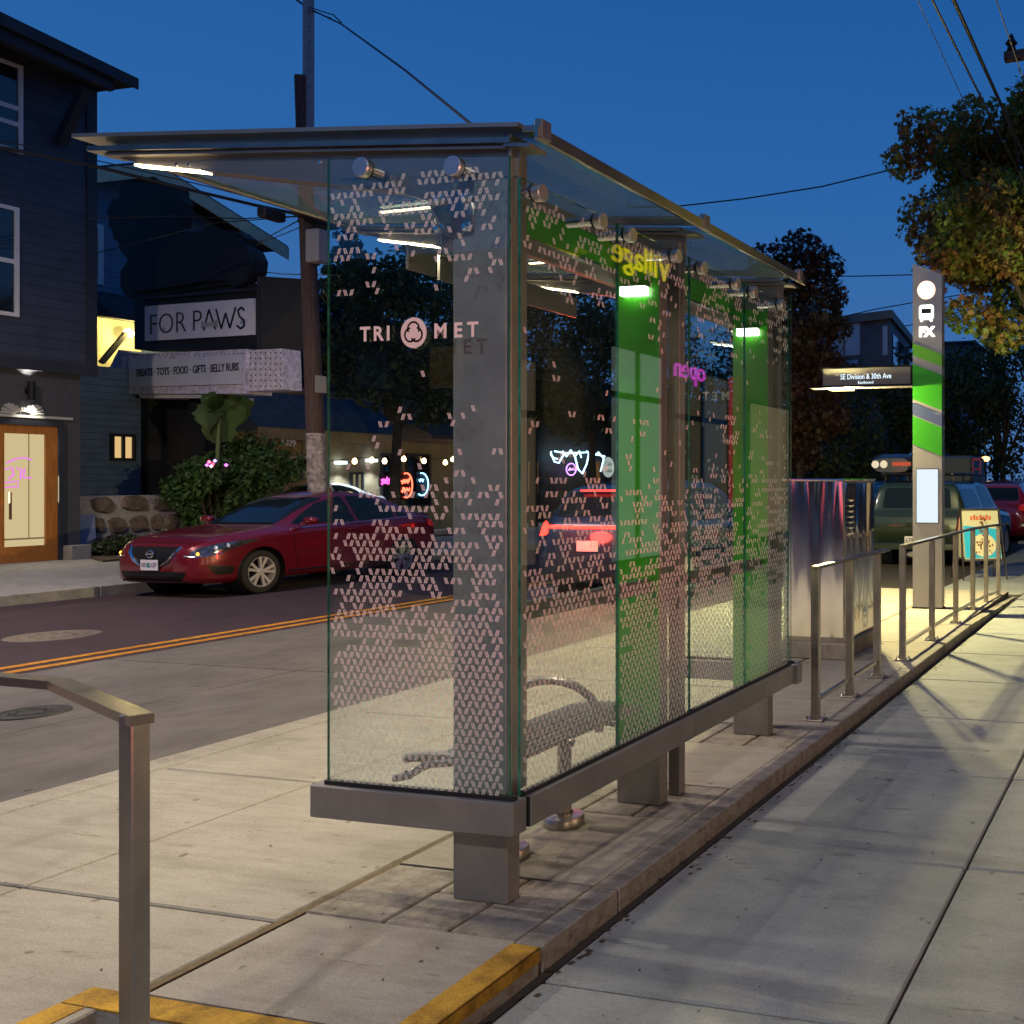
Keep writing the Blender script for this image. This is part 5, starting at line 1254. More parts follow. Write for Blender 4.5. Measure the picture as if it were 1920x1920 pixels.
for u_ in (385, 411):
    for v_ in (604, 611): g.lathe((lx(u_), -.066, lz(v_)), [(0, 0), (.045, 0), (.045, .006)], 12, 'y')
obj('bone_emblem', g, mat('grey_bone', (.42, .38, .38), .6), wp)
obj('paw_dot', MB().lathe((lx(312), -.060, lz(610)), [(0, 0), (.055, 0)], 16, 'y').lathe((lx(459), -.060, lz(609)), [(0, 0), (.05, 0)], 16, 'y'), mat('grey_print', (.3, .33, .42), .6), wp, fix=False)
# marquee
mqb = obj('marquee', sp([(250, 668), (484, 657), (484, 740), (250, 740)], -.25, .3), M['mq'], sg)
obj('marquee_panel', sp([(268, 680), (478, 668), (478, 722), (268, 728)], -.29, -.252), mat('dim_panel', (.62, .62, .68), .5, noise=.1), mqb)
text('lettering', 'TREATS · TOYS · FOOD · GIFTS · BELLY RUBS', .19, M['ink'], mqb, (lx(375), -.296, lz(697, 375)), (1, 0, 0), bold=.012, depth=.003, width=lx(471)-lx(279), sq=1.25)
obj('marquee_end', sp([(484, 659), (548, 656), (551, 732), (484, 735)], -.22, .18), M['mq'], mqb)
g = MB()
for i in range(7):
    for j in range(7):
        u_ = 490+i*9.3; v_ = 664+j*10.3; g.lathe((lx(u_), -.225, lz(v_, u_)), [(0, 0), (.020, 0)], 8, 'y')
for i in range(28): g.lathe((lx(256+i*8.2), -.255, lz(668-i*.1, 256+i*8.2)), [(0, 0), (.016, 0)], 8, 'y')
obj('bulb_socket', g, M['ink'], mqb, fix=False)
obj('marquee_wing', sp([(180, 742), (222, 655), (252, 662), (252, 765), (246, 768)], .0, .5), M['mq'], mqb)
obj('soffit', sp([(278, 741), (398, 741), (398, 748), (282, 748)], -.2, .9), M['white'], mqb)
# black figure-like mass on top, kept plain and solid
prof = [(252, 562), (236, 556), (225, 536), (226, 508), (240, 488), (226, 470), (222, 455), (214, 448), (210, 432), (203, 424), (204, 408), (199, 398), (203, 386), (212, 374), (224, 370), (222, 352), (231, 340), (262, 342), (296, 344), (333, 348), (334, 368), (342, 378), (340, 402), (336, 424), (352, 436), (374, 434), (388, 428), (420, 430), (446, 434), (462, 446), (460, 462), (474, 470), (482, 488), (480, 508), (474, 522), (452, 528)]
obj('top_silhouette', sp(prof, .0, .24), M['black'], sg)
obj('top_layer', sp([(300, 430), (330, 440), (374, 440), (430, 436), (456, 450), (470, 478), (476, 505), (466, 524), (380, 530), (290, 545), (250, 548), (234, 530), (236, 506), (256, 486), (280, 470)], -.07, -.002), M['black'], sg)
obj('top_layer', MB().cyl((lx(452), -.12, lz(498, 452)), (lx(452), .12, lz(498, 452)), lx(483)-lx(455), 24), M['black'], sg, smooth=True)
bmass = MB()
for (u_, v_, r_, h_) in ():
    V = []; fs = []; n1, n2_ = 14, 20
    for i in range(n1+1):
        for j in range(n2_):
            a_, b2 = math.pi*i/n1, 2*math.pi*j/n2_; V.append((lx(u_)+r_*K*math.sin(a_)*math.cos(b2), .45-.62*h_*math.cos(a_) if False else .45+h_*math.sin(a_)*math.sin(b2)*.95, lz(v_)+r_*K*.85*math.cos(a_)))
    for i in range(n1):
        for j in range(n2_): fs.append((i*n2_+j, i*n2_+(j+1) % n2_, (i+1)*n2_+(j+1) % n2_, (i+1)*n2_+j))
    bmass.add(V, fs)
obj('leg', MB().hexa([(lx(245), 0, 0), (lx(278), 0, 0), (lx(278), .5, 0), (lx(245), .5, 0), (lx(248), 0, lz(740, 262)), (lx(278), 0, lz(740, 262)), (lx(278), .5, lz(740, 262)), (lx(248), .5, lz(740, 262))]), M['black'], sg)
obj('leg', MB().hexa([(lx(318), 0, 0), (lx(352), 0, 0), (lx(352), .5, 0), (lx(318), .5, 0), (lx(356), 0, lz(742, 375)), (lx(398), 0, lz(742, 375)), (lx(398), .5, lz(742, 375)), (lx(356), .5, lz(742, 375))]), M['black'], sg)
obj('back_board', MB().box(lx(278), lx(372), .3, .38, 0, lz(742)), M['black'], sg)
obj('leg', sp([(150, 765), (205, 762), (210, 960), (150, 960)], .2, .6), M['black'], sg)
# ---- rubble retaining wall with pale mortar
rw = thing('stone_wall', 'brown rubble stone wall with pale raised mortar beside the red car', 'stone wall', (-20.6, 16.4, .15))
w0, w1 = onx(150, 930, -20.9), onx(372, 960, -20.9)
g = MB().box(-21.3, -20.9, w0.y, w1.y+.2, .12, 1.35); obj('wall', g, M['mortar'], rw)
g = MB(); r_ = random.Random(5)
yy = w0.y
cells_ = []
zrow = .14
while zrow < 1.28:
    hh = r_.uniform(.30, .46); yy = w0.y+r_.uniform(0, .15)
    while yy < w1.y+.05:
        ww = r_.uniform(.28, .7); n_ = 9; pts = []
        for k in range(n_):
            a_ = 2*math.pi*k/n_; f_ = r_.uniform(.72, 1.0)
            pts.append((yy+ww/2+(ww/2-.015)*f_*abs(math.cos(a_))**.7*math.copysign(1, math.cos(a_)), zrow+hh/2+(hh/2-.012)*f_*abs(math.sin(a_))**.7*math.copysign(1, math.sin(a_))))
        cyy, czz = yy+ww/2, zrow+hh/2
        V = [(-20.90, y_, z_) for y_, z_ in pts]+[(-20.84, cyy+(y_-cyy)*.85, czz+(z_-czz)*.85) for y_, z_ in pts]+[(-20.82, cyy, czz)]
        g.add(V, [(k, (k+1) % n_, n_+(k+1) % n_, n_+k) for k in range(n_)]+[(n_+k, n_+(k+1) % n_, 2*n_) for k in range(n_)]); yy += ww
    zrow += hh
obj('stones', g, M['stone'], rw, smooth=True)
# leaning board
lb = thing('leaning_board', 'grey flat board leaning against the stone wall', 'board', onx(175, 1000, -20.75))
obj('board', MB().hexa([(-20.50, onx(152, 1010, -20.5).y, .25), (-20.50, onx(182, 1010, -20.5).y, .22), (-20.54, onx(182, 1010, -20.5).y, .22), (-20.54, onx(152, 1010, -20.5).y, .25), (-20.79, onx(158, 1010, -20.5).y, .98), (-20.79, onx(198, 1010, -20.5).y, .98), (-20.82, onx(198, 1010, -20.5).y, .98), (-20.82, onx(158, 1010, -20.5).y, .98)]), mat('grey_board', (.17, .2, .3), .6), lb)
# planting bed
g = MB().prism([(-20.85, w0.y, .14), (-19.0, onx(170, 1060, -19.3).y, .14), (-19.0, w1.y+8, .14), (-20.85, w1.y+8, .14)], (0, 0, .05)); tag(obj('planting_bed', g, M['soil']), kind='structure')
# ================================================================ UTILITY POLES, WIRES
up = thing('utility_pole', 'leaning wooden utility pole with a steel extension, left of the shelter', 'utility pole', (-15.6, 14.95, .15))
base = onx(601, 1000, -15.6); top = onx(565, 143, -15.6)
b0 = Vector((-15.6, base.y, .1)); 
obj('pole', MB().tube([b0, b0.lerp(top, .45), top], [.165, .145, .115], 16), M['wood'], up, smooth=True)
lo_ = b0.lerp(top, (1.55-.1)/(top.z-.1)); obj('painted_base', MB().tube([b0-(top-b0)*.0, b0.lerp(top, .27)], [.168, .158], 16), M['woodp'], up, smooth=True)
e0, e1 = onx(583, 238, -15.45), onx(583, -40, -15.45)
ex = MB(); ex.box(-15.47, -15.45, e0.y-.075, e0.y+.075, e0.z-.9, e1.z); ex.box(-15.56, -15.47, e0.y-.075, e0.y-.065, e0.z-.9, e1.z); ex.box(-15.56, -15.47, e0.y+.065, e0.y+.075, e0.z-.9, e1.z)
ext = obj('steel_extension', ex, mat('galvanised_channel', (.28, .25, .26), .5, .4), up)
g = MB()
for k in range(14): g.cyl((-15.45, e0.y-.04, e0.z-.1+.28*k), (-15.435, e0.y-.04, e0.z-.1+.28*k), .012, 6)
obj('bolt', g, M['rubber'], ext)
cj = onx(590, 408, -15.6)
obj('crossarm', MB().bbox(-15.75, -15.35, cj.y-.25, cj.y+.35, cj.z-.16, cj.z+.1, .02).bbox(-15.5, -15.3, cj.y-.6, cj.y-.1, cj.z-.12, cj.z+.0, .02), M['cable'], up)
obj('transformer_box', MB().bbox(-15.45, -15.15, onx(592, 430, -15.2).y, onx(612, 430, -15.2).y, onx(600, 492, -15.2).z, onx(600, 430, -15.2).z, .02), mat('grey_box', (.30, .28, .27), .6), up)
obj('paper_notice', MB().box(-15.44, -15.425, onx(594, 700, -15.4).y, onx(614, 700, -15.4).y, onx(600, 736, -15.4).z, onx(600, 704, -15.4).z), mat('pale_notice', (.3, .28, .27), .7), up)
def wire(lab, pts, r_=.018, sag=.0, grp='overhead wires', cat='overhead wire'):
    pts = [Vector(p) for p in pts]
    if len(pts) == 2 and sag:
        a, b_ = pts; pts = [a.lerp(b_, t_)-Vector((0, 0, sag*4*t_*(1-t_))) for t_ in np.linspace(0, 1, 15)]
    w_ = MB().tube(pts, r_, 6); return solo('overhead_wire', w_, M['cable'], lab, cat, grp)
cp_ = onx(575, 405, -15.6)
wire('thick cable bundle from the pole running left across the navy house', [onx(-40, 268, -17.5), onx(180, 312, -17), onx(340, 352, -16.4), onx(480, 385, -16), cp_], .030)
wire('thin wire just above the thick cable bundle', [onx(-40, 255, -17.5), onx(200, 305, -17), onx(400, 352, -16.2), onx(575, 398, -15.7)], .010)
wire('slack service wire dropping left to the blue house', [onx(150, 410, -20), onx(330, 405, -19), onx(450, 410, -17), cp_], .012)
wire('faint lower wire crossing in front of the black sign', [onx(0, 500, -22), onx(160, 480, -21), onx(400, 418, -18), cp_], .010)
wire('short diagonal wire from the pole down to the cream eave', [onx(478, 458, -24), cp_], .012)
wire('second diagonal wire beside the first one at the eave', [onx(470, 464, -24), onx(590, 415, -15.6)], .010)
wire('level wire leaving the pole at the height of the black sign top', [onx(478, 508, -26), onx(530, 514, -22), onx(640, 516, -18)], .014)
spl = MB().bbox(-15.9, -15.7, onx(488, 395, -15.8).y, onx(530, 410, -15.8).y, onx(500, 410, -15.8).z, onx(500, 390, -15.8).z, .03)
solo('splice_box', spl, M['cable'], 'black cable splice box hanging on the thick cable bundle', 'splice box')
tp = onx(583, 18, -15.6)
wire('twisted cable rising from behind the shelter roof to the pole top', [tp, onx(640, 45, -14), onx(760, 132, -10), onx(880, 230, -6.5), onx(980, 300, -5)], .016)
wire('upper thin wire joining the pole extension', [onx(530, -20, -17), onx(575, 12, -15.6), onx(625, 28, -14.4), onx(640, 42, -14)], .012)
wire('lower thin wire joining the pole extension', [onx(520, -25, -17), onx(583, 20, -15.6), onx(620, 34, -14.4)], .012)
wire('single wire curving across the sky behind the shelter', [ond(1180, 388, 30), ond(1260, 388, 30), ond(1400, 372, 30), ond(1540, 350, 30), ond(1680, 316, 30), ond(1760, 290, 30)], .022)
wire('wire passing behind the plum tree towards the pylon', [ond(1480, 516, 60), ond(1600, 518, 60), ond(1760, 514, 60)], .035)
wire('wire sloping over the flat roofed block', [ond(1560, 598, 45), ond(1640, 580, 45), ond(1720, 566, 45), ond(1830, 548, 45)], .025)
wire('faint wire sloping to the right of the pylon', [ond(1690, 612, 45), ond(1800, 596, 45), ond(1880, 580, 45)], .022)
def ywire(lab, u0, v0, u1, v1, x, r_):
    a, b_ = onx(u0, v0, x), onx(u1, v1, x); d = (b_-a); wire(lab, [a-d*.6, b_+d*1.2], r_)
ywire('thickest black cable slanting down at the upper right corner', 1788, 0, 1897, 240, -1.9, .022)
ywire('medium black cable slanting left of the thickest one', 1748, 0, 1868, 240, -2.0, .013)
ywire('thin straight wire farthest left of the slanting three', 1720, 0, 1811, 198, -2.2, .005)
ywire('thin wire dropping to the crossarm insulator at the right edge', 1868, 0, 1892, 70, -.9, .004)
ip = thing('utility_pole', 'wooden pole just outside the right edge whose crossarm tip shows', 'utility pole', (-.35, 12.4, S))
obj('pole', MB().tube([(-.35, 12.4, .1), (-.35, 12.4, 9.6)], [.15, .11], 14), M['wood'], ip, smooth=True)
ct = ond(1884, 108, 13.0)
ca_ = obj('crossarm', MB().bar(ct, Vector((.6, 12.6, ct.z)), .10, .12), M['wood'], ip)
obj('insulator', MB().lathe(ct+Vector((.09, 0, .06)), [(.02, 0), (.065, .03), (.05, .09), (.085, .12), (.05, .17), (.02, .24), (0, .26)], 12), M['plast'], ca_, smooth=True)
# ================================================================ RIGHT BACKGROUND
mb_ = thing('flat_roof_block', 'modern grey block with pale tall windows and a flat roof beyond the plum tree', 'building', ond(1600, 903, 42))
c0, c1, c2 = ond(1480, 903, 43), ond(1668, 903, 40), ond(1706, 903, 47)
def wall2(mb, a, b_, z0, z1, t_=.3):
    d = Vector((b_.x-a.x, b_.y-a.y, 0)).normalized(); n_ = Vector((-d.y, d.x, 0))*t_
    p = [Vector((a.x, a.y, z0)), Vector((b_.x, b_.y, z0)), Vector((b_.x, b_.y, z0))+n_, Vector((a.x, a.y, z0))+n_]
    mb.hexa(p+[q+Vector((0, 0, z1-z0)) for q in p]); return d, n_
zT = ond(1660, 588, 41).z
g = MB(); poly = [c0, c1, c2, c2+Vector((-6, 6, 0)), c0+Vector((-2, 8, 0))]
obj('wall', MB().prism([(p.x, p.y, .1) for p in poly], (0, 0, zT-.5)), M['modern'], mb_)
cen = sum(poly, Vector())/5
obj('roof', MB().prism([(cen.x+(p.x-cen.x)*1.05, cen.y+(p.y-cen.y)*1.05, zT-.42) for p in poly], (0, 0, .35)), mat('tan_fascia', (.22, .16, .13), .6), mb_)
for (ua, ub, va, vb) in ((1490, 1512, 610, 665), (1535, 1585, 612, 670), (1589, 1616, 609, 669), (1567, 1585, 680, 692), (1589, 1616, 678, 694), (1657, 1665, 621, 674)):
    f0, f1 = (ua-1480)/(1668-1480), (ub-1480)/(1668-1480)
    a, b_ = c0.lerp(c1, f0), c0.lerp(c1, f1); zz = 41.5
    g = MB(); n_ = Vector((c1.y-c0.y, c0.x-c1.x, 0)).normalized()*.05
    za, zb_ = ond(ua, vb, zz).z, ond(ua, va, zz).z
    g.hexa([Vector((p.x, p.y, z_))+q for z_ in (za, zb_) for p, q in ((a, n_), (b_, n_), (b_, n_*.1), (a, n_*.1))]); obj('window', g, M['sky_win'], mb_)
for (ua, ub) in ((1672, 1680), (1684, 1692), (1696, 1702)):
    f0, f1 = (ua-1668)/(1706-1668), (ub-1668)/(1706-1668); a, b_ = c1.lerp(c2, f0), c1.lerp(c2, f1); n_ = Vector((c2.y-c1.y, c1.x-c2.x, 0)).normalized()*.05
    g = MB(); g.hexa([Vector((p.x, p.y, z_))+q for z_ in (zT-4, zT-.9) for p, q in ((a, n_), (b_, n_), (b_, n_*.1), (a, n_*.1))]); obj('window', g, M['wdark'], mb_)
b2 = thing('grey_house', 'small grey house glimpsed right of the pylon among dark trees', 'house', ond(1800, 903, 60))
c_ = ond(1800, 903, 60); obj('wall', MB().box(c_.x-3, c_.x+.6, c_.y, c_.y+4, .1, ond(1800, 645, 60).z), mat('lilac_siding', (.2, .19, .26), .7), b2)
obj('roof', MB().box(c_.x-3.4, c_.x+1.0, c_.y-.4, c_.y+4.4, ond(1800, 645, 60).z, ond(1800, 641, 60).z), M['roofd'], b2)
tr_ = thing('trailer', 'grey food trailer roof behind the pickup with a red ladder at its end', 'trailer', ond(1790, 903, 30), local=True)
q = ond(1790, 903, 30)
tr_.location = (q.x, q.y, 0)
obj('body', MB().bbox(-1.6, .55, 0, 2.2, .5, 2.45, .08), mat('grey_trailer', (.10, .11, .11), .6), tr_)
obj('wheel', MB().cyl((-1.0, -.02, .35), (-1.0, .25, .35), .35, 20), M['tyre'], tr_)
obj('ladder', MB().bbox(.56, .60, -.05, 0, .6, 2.4, .005).bbox(.8, .84, -.05, 0, .6, 2.4, .005).bbox(.56, .84, -.05, 0, 1.6, 1.64, .005).bbox(.56, .84, -.05, 0, 2.0, 2.04, .005).bbox(.56, .84, -.05, 0, 2.3, 2.36, .005), M['redsuv'], tr_)
# small distant lamps
dl = thing('signal_lights', 'cluster of tiny red and blue lights in the dark trees', 'lights', ond(1623, 850, 45))
for k, (du, dv, cc) in enumerate(((-4, -2, (1, .05, .1)), (0, -5, (1, .1, .1)), (3, 1, (.2, .2, 1)), (5, 3, (.2, .3, 1)), (-2, 2, (1, .05, .2)))):
    obj('bulb', MB().lathe(ond(1623+du, 850+dv, 45), [(0, .05), (.05, 0), (0, -.05)], 8), emis('tiny_lamp', cc, 5), dl)
dl = thing('patio_lights', 'row of small orange patio lights above the polished cabinet', 'lights', ond(1520, 872, 45))
for k in range(8): obj('bulb', MB().lathe(ond(1500+k*6.5, 872-3*math.sin(k*.9), 45), [(0, .06), (.06, 0), (0, -.06)], 8), emis('patio_bulb', (1, .55, .25), 6), dl)
dl = thing('window_lights', 'bluish white lights sparkling through the trees left of the pylon', 'lights', ond(1650, 800, 50))
r_ = random.Random(8)
for k in range(16): obj('bulb', MB().lathe(ond(1642+r_.gauss(0, 9), 803+r_.gauss(0, 13), 50), [(0, .05), (.05+.04*r_.random(), 0), (0, -.05)], 6), emis('cool_bulb', (.5, .75, 1), 3), dl)
pm = thing('pole_or_fill_lamp', 'orange glowing lamp between the red wagon and the trees', 'street lamp', ond(1848, 903, 34), local=True)
q = ond(1848, 903, 34); pm.location = (q.x, q.y, .1)
obj('pole', MB().cyl((0, 0, 0), (0, 0, 2.3), .04, 10), M['plast'], pm); obj('lamp_head', MB().lathe((0, 0, 2.32), [(0, .12), (.14, .08), (.16, 0), (.08, -.06)], 14), emis('orange_lamp', (1, .5, .15), 5), pm)
# ================================================================ VEGETATION
rng = np.random.default_rng(11)
def leaf_cloud(blobs, n, size, shape='leaf', shell=.75, flat=0.):
    """leaves scattered through ellipsoid clumps: blobs = (x,y,z,rx,ry,rz)"""
    if shape == 'maple': base = np.array([(0, -.45), (.12, -.12), (.50, -.16), (.30, .08), (.40, .34), (.16, .26), (0, .58), (-.16, .26), (-.40, .34), (-.30, .08), (-.50, -.16), (-.12, -.12)])
    elif shape == 'needle': base = np.array([(-.10, -.6), (.10, -.6), (.28, .0), (.0, .65), (-.28, .0)])
    else: base = np.array([(0, -.5), (.26, -.1), (.2, .25), (0, .5), (-.2, .25), (-.26, -.1)])
    nb = len(base); B = np.array(blobs, float); vol = B[:, 3]*B[:, 4]*B[:, 5]; pr = vol**.75; pr /= pr.sum()
    k = rng.choice(len(B), n, p=pr); b = B[k]
    d = rng.normal(size=(n, 3)); d /= np.linalg.norm(d, axis=1)[:, None]
    r = shell+(1-shell)*rng.random(n); r = np.where(rng.random(n) < .3, rng.random(n)**.5*shell, r)*(1+rng.normal(size=n)*.07)
    c = b[:, :3]+d*r[:, None]*b[:, 3:6]
    nrm = d*.6+rng.normal(size=(n, 3))*.7+np.array([0, 0, .35]); nrm /= np.linalg.norm(nrm, axis=1)[:, None]
    a = np.cross(nrm, rng.normal(size=(n, 3))); a /= np.linalg.norm(a, axis=1)[:, None]; bb = np.cross(nrm, a)
    s = size*(.6+.8*rng.random(n))
    V = c[:, None, :]+s[:, None, None]*(base[None, :, 0, None]*a[:, None, :]+base[None, :, 1, None]*bb[:, None, :])
    # cup the leaves a little
    V += (s[:, None]*.35*(np.abs(base[:, 0])[None, :])**1.5)[:, :, None]*nrm[:, None, :]
    return V.reshape(-1, 3), nb
def crown(name, blobs, n, size, m_, parent, shape='leaf', shell=.75):
    V, nb = leaf_cloud(blobs, n, size, shape, shell); me = bpy.data.meshes.new(name)
    N = len(V)//nb; me.vertices.add(len(V)); me.vertices.foreach_set('co', (V-np.array(parent['_o'])).ravel())
    me.loops.add(len(V)); me.loops.foreach_set('vertex_index', np.arange(len(V), dtype=np.int32)); me.polygons.add(N)
    me.polygons.foreach_set('loop_start', np.arange(0, len(V), nb, dtype=np.int32)); me.polygons.foreach_set('loop_total', np.full(N, nb, dtype=np.int32))
    me.materials.append(m_); me.update(); me.validate(); o = bpy.data.objects.new(name, me); C.objects.link(o); o.parent = parent; o['_o'] = tuple(parent['_o']); return o
def clumps(c, r, k, rr, seed, zs=1., jit=.9):
    q = random.Random(seed); out_ = []
    for i in range(k):
        while True:
            p = [q.uniform(-1, 1) for _ in range(3)]
            if .15 < sum(x*x for x in p) < 1: break
        f = q.uniform(.6, 1.2); out_.append((c[0]+p[0]*r*jit, c[1]+p[1]*r*jit, c[2]+p[2]*r*zs*jit, rr*f, rr*f, rr*f*.85))
    return out_
def limbs(base, c, r, k, r0, seed, zs=1.):
    q = random.Random(seed); g = MB(); base = Vector(base); c = Vector(c); fork = base.lerp(Vector((c.x, c.y, c.z-r*zs*.7)), .8)
    g.tube([base, base.lerp(fork, .5)+Vector((q.uniform(-.05, .05), q.uniform(-.05, .05), 0)), fork], [r0, r0*.85, r0*.7], 12)
    for i in range(k):
        a_ = 2*math.pi*i/k+q.uniform(-.3, .3); e_ = q.uniform(.3, 1.3)
        tip = c+Vector((math.cos(a_)*math.cos(e_)*r*.85, math.sin(a_)*math.cos(e_)*r*.85, math.sin(e_)*r*.8*zs-.1*r))
        m1 = fork.lerp(tip, .45)+Vector((q.uniform(-.1, .1)*r, q.uniform(-.1, .1)*r, .06*r))
        g.tube([fork, m1, tip], [r0*.5, r0*.28, r0*.07], 7)
        for j in range(3):
            t2 = m1.lerp(tip, .3*j+.1); e2 = t2+Vector((q.uniform(-.3, .3)*r, q.uniform(-.3, .3)*r, q.uniform(0, .35)*r)); g.tube([t2, e2], [r0*.14, r0*.03], 5)
    return g
def tree(lab, base, c, r, n, size, m_, k=26, rr=None, zs=1., shape='leaf', seed=1, name='tree', cat='tree', group=None, r0=.16, extra=(), tb=None):
    t_ = thing(name, lab, cat, base, group); obj('trunk', limbs(base, c, r, 7, r0, seed, zs), M['bark'], t_, smooth=True)
    bl = clumps(c, r, k, rr or r*.34, seed, zs)+list(extra)
    crown('crown', bl, n, size, m_, t_, shape); return t_
# near maple at the right
mc = (-2.25, 18.0, 6.75)
tree('large maple with green and rust leaves overhanging the right edge', (-1.75, 18.2, S), mc, 2.4, 42000, .115, M['leaf_maple'], k=46, rr=.72, zs=.95, shape='maple', seed=4, name='maple_tree', r0=.13,
     extra=[(*ond(1700, 300, 17.5), .45, .45, .4), (*ond(1740, 250, 17.5), .6, .6, .45), (*ond(1830, 235, 18), .6, .6, .5), (*ond(1820, 590, 17), .5, .5, .35), (*ond(1880, 620, 17.5), .5, .5, .4), (*ond(1760, 490, 17.5), .5, .5, .5)])
# plum-coloured street tree behind the shelter
tree('dark plum coloured street tree rising behind the far end of the shelter', tuple(ond(1500, 903, 27).xy)+(.15,), tuple(ond(1500, 690, 27)), 2.0, 15000, .16, M['leaf_plum'], k=40, rr=.60, zs=1.45, shape='maple', seed=9, name='street_tree', r0=.12,
     extra=[(*ond(1500, 480, 27), .75, .7, .75), (*ond(1545, 500, 27), .6, .6, .6), (*ond(1440, 490, 27), .6, .6, .5), (*ond(1470, 540, 27), .8, .8, .7), (*ond(1540, 560, 27), .7, .7, .8), (*ond(1540, 720, 27), .8, .8, .8), (*ond(1470, 640, 27), .9, .9, .9)])
# dark mass trees
specs = [('dark leafy tree beyond the name sign', 1620, 780, 36, 2.5, 5000, 21), ('dark tree left of the parked pickup, behind the cabinet', 1560, 850, 32, 2.0, 3500, 22),
         ('tall dark tree directly right of the pylon', 1800, 760, 40, 2.8, 6500, 23), ('dark tree behind the red wagon', 1880, 740, 38, 3.0, 6500, 24), ('dark tree behind the pylon', 1710, 770, 44, 2.8, 5000, 25)]
for lab, u_, v_, d_, r_, n_, sd in specs:
    c_ = ond(u_, v_, d_); tree(lab, (c_.x, c_.y, .1), tuple(c_), r_, n_, .20, M['leaf_dark'], k=30, rr=r_*.33, zs=1.15, seed=sd, name='tree', r0=.16, group='dark trees beyond the stop')
c_ = ond(1868, 600, 55); t_ = thing('poplar_tree', 'narrow tall poplar silhouette right of the pylon', 'tree', (c_.x, c_.y, .1))
obj('trunk', MB().tube([(c_.x, c_.y, .1), (c_.x, c_.y, c_.z+1)], [.2, .05], 8), M['bark'], t_)
crown('crown', [(c_.x+.1*math.sin(k), c_.y, c_.z-5+k*.85, .8-.05*k, .8-.05*k, 1.0) for k in range(9)], 5000, .2, M['leaf_dark'], t_)
# trees across the street, seen through the glass
cc = onx(655, 560, -29); t_ = thing('conifer_tree', 'dark conifer just right of the wooden pole, through the first pane', 'tree', (cc.x, cc.y, .1))
tz = onx(670, 395, -29).z; obj('trunk', MB().tube([(cc.x, cc.y, .1), (cc.x, cc.y, tz)], [.25, .04], 8), M['bark'], t_)
bl = []
q = random.Random(2)
for k in range(60):
    f = k/60; rr_ = 2.9*(1-f)+.25; a_ = k*2.4; bl.append((cc.x+math.cos(a_)*rr_*.55, cc.y+math.sin(a_)*rr_*.55, tz-.3-(1-f)*8.5, rr_*.42, rr_*.42, .30))
crown('crown', bl, 11000, .22, M['leaf_con'], t_, 'needle', .5)
for lab, u_, v_, x_, r_, n_, sd, zs in (('broad dark tree behind the lettered pane', 745, 640, -19.5, 2.2, 7000, 31, 1.05), ('dark tree behind the first column', 860, 600, -24, 2.9, 6000, 33, 1.1), ('tall black tree behind the long glass side', 1000, 630, -20, 2.9, 8000, 34, 1.25), ('dark loose tree over the bar front', 1110, 690, -19, 2.4, 7000, 35, 1.1), ('dark tree beyond the green column', 1230, 720, -22, 3.6, 6000, 36, 1.2), ('far dark tree at the far end of the glass', 1360, 780, -17, 3.0, 6000, 37, 1.2)):
    c_ = onx(u_, v_, x_); tree(lab, (c_.x, c_.y, .1), tuple(c_), r_, n_, .17, M['leaf_dark'], k=34, rr=r_*.33, zs=zs, seed=sd, name='tree', r0=.15, group='dark trees across the street')
# shrubs by the sign
def shrub(lab, u_, v_, x_, r_, n_, seed, size=.10, zs=.8, m_='leaf_bush'):
    c_ = onx(u_, v_, x_); t_ = thing('shrub', lab, 'shrub', (c_.x, c_.y, .15)); g = MB(); q = random.Random(seed)
    for k in range(12):
        a_ = 2*math.pi*k/12; g.tube([(c_.x, c_.y, .12), (c_.x+math.cos(a_)*r_*.4, c_.y+math.sin(a_)*r_*.4, c_.z), (c_.x+math.cos(a_)*r_*.8, c_.y+math.sin(a_)*r_*.8, c_.z+q.uniform(0, r_*.6))], [.02, .012, .004], 5)
    obj('stem', g, M['bark'], t_); crown('foliage', clumps(tuple(c_), r_, 24, r_*.34, seed, zs), n_, size, M[m_], t_, 'leaf', .5); return t_
shrub('bushy green shrub between the black sign and the red car', 405, 905, -19.9, 1.05, 5200, 41, .11, .5)
shrub('dark green shrub under the banana plant, right of the sign legs', 460, 880, -20.2, 1.2, 5200, 42, .11, .6)
shrub('low weedy plant at the foot of the stone wall', 225, 1025, -20.3, .5, 1500, 43, .08, .45, 'leaf_dark')
shrub('trailing green plant over the stone wall end', 392, 965, -19.9, .55, 1800, 44, .09, .7)
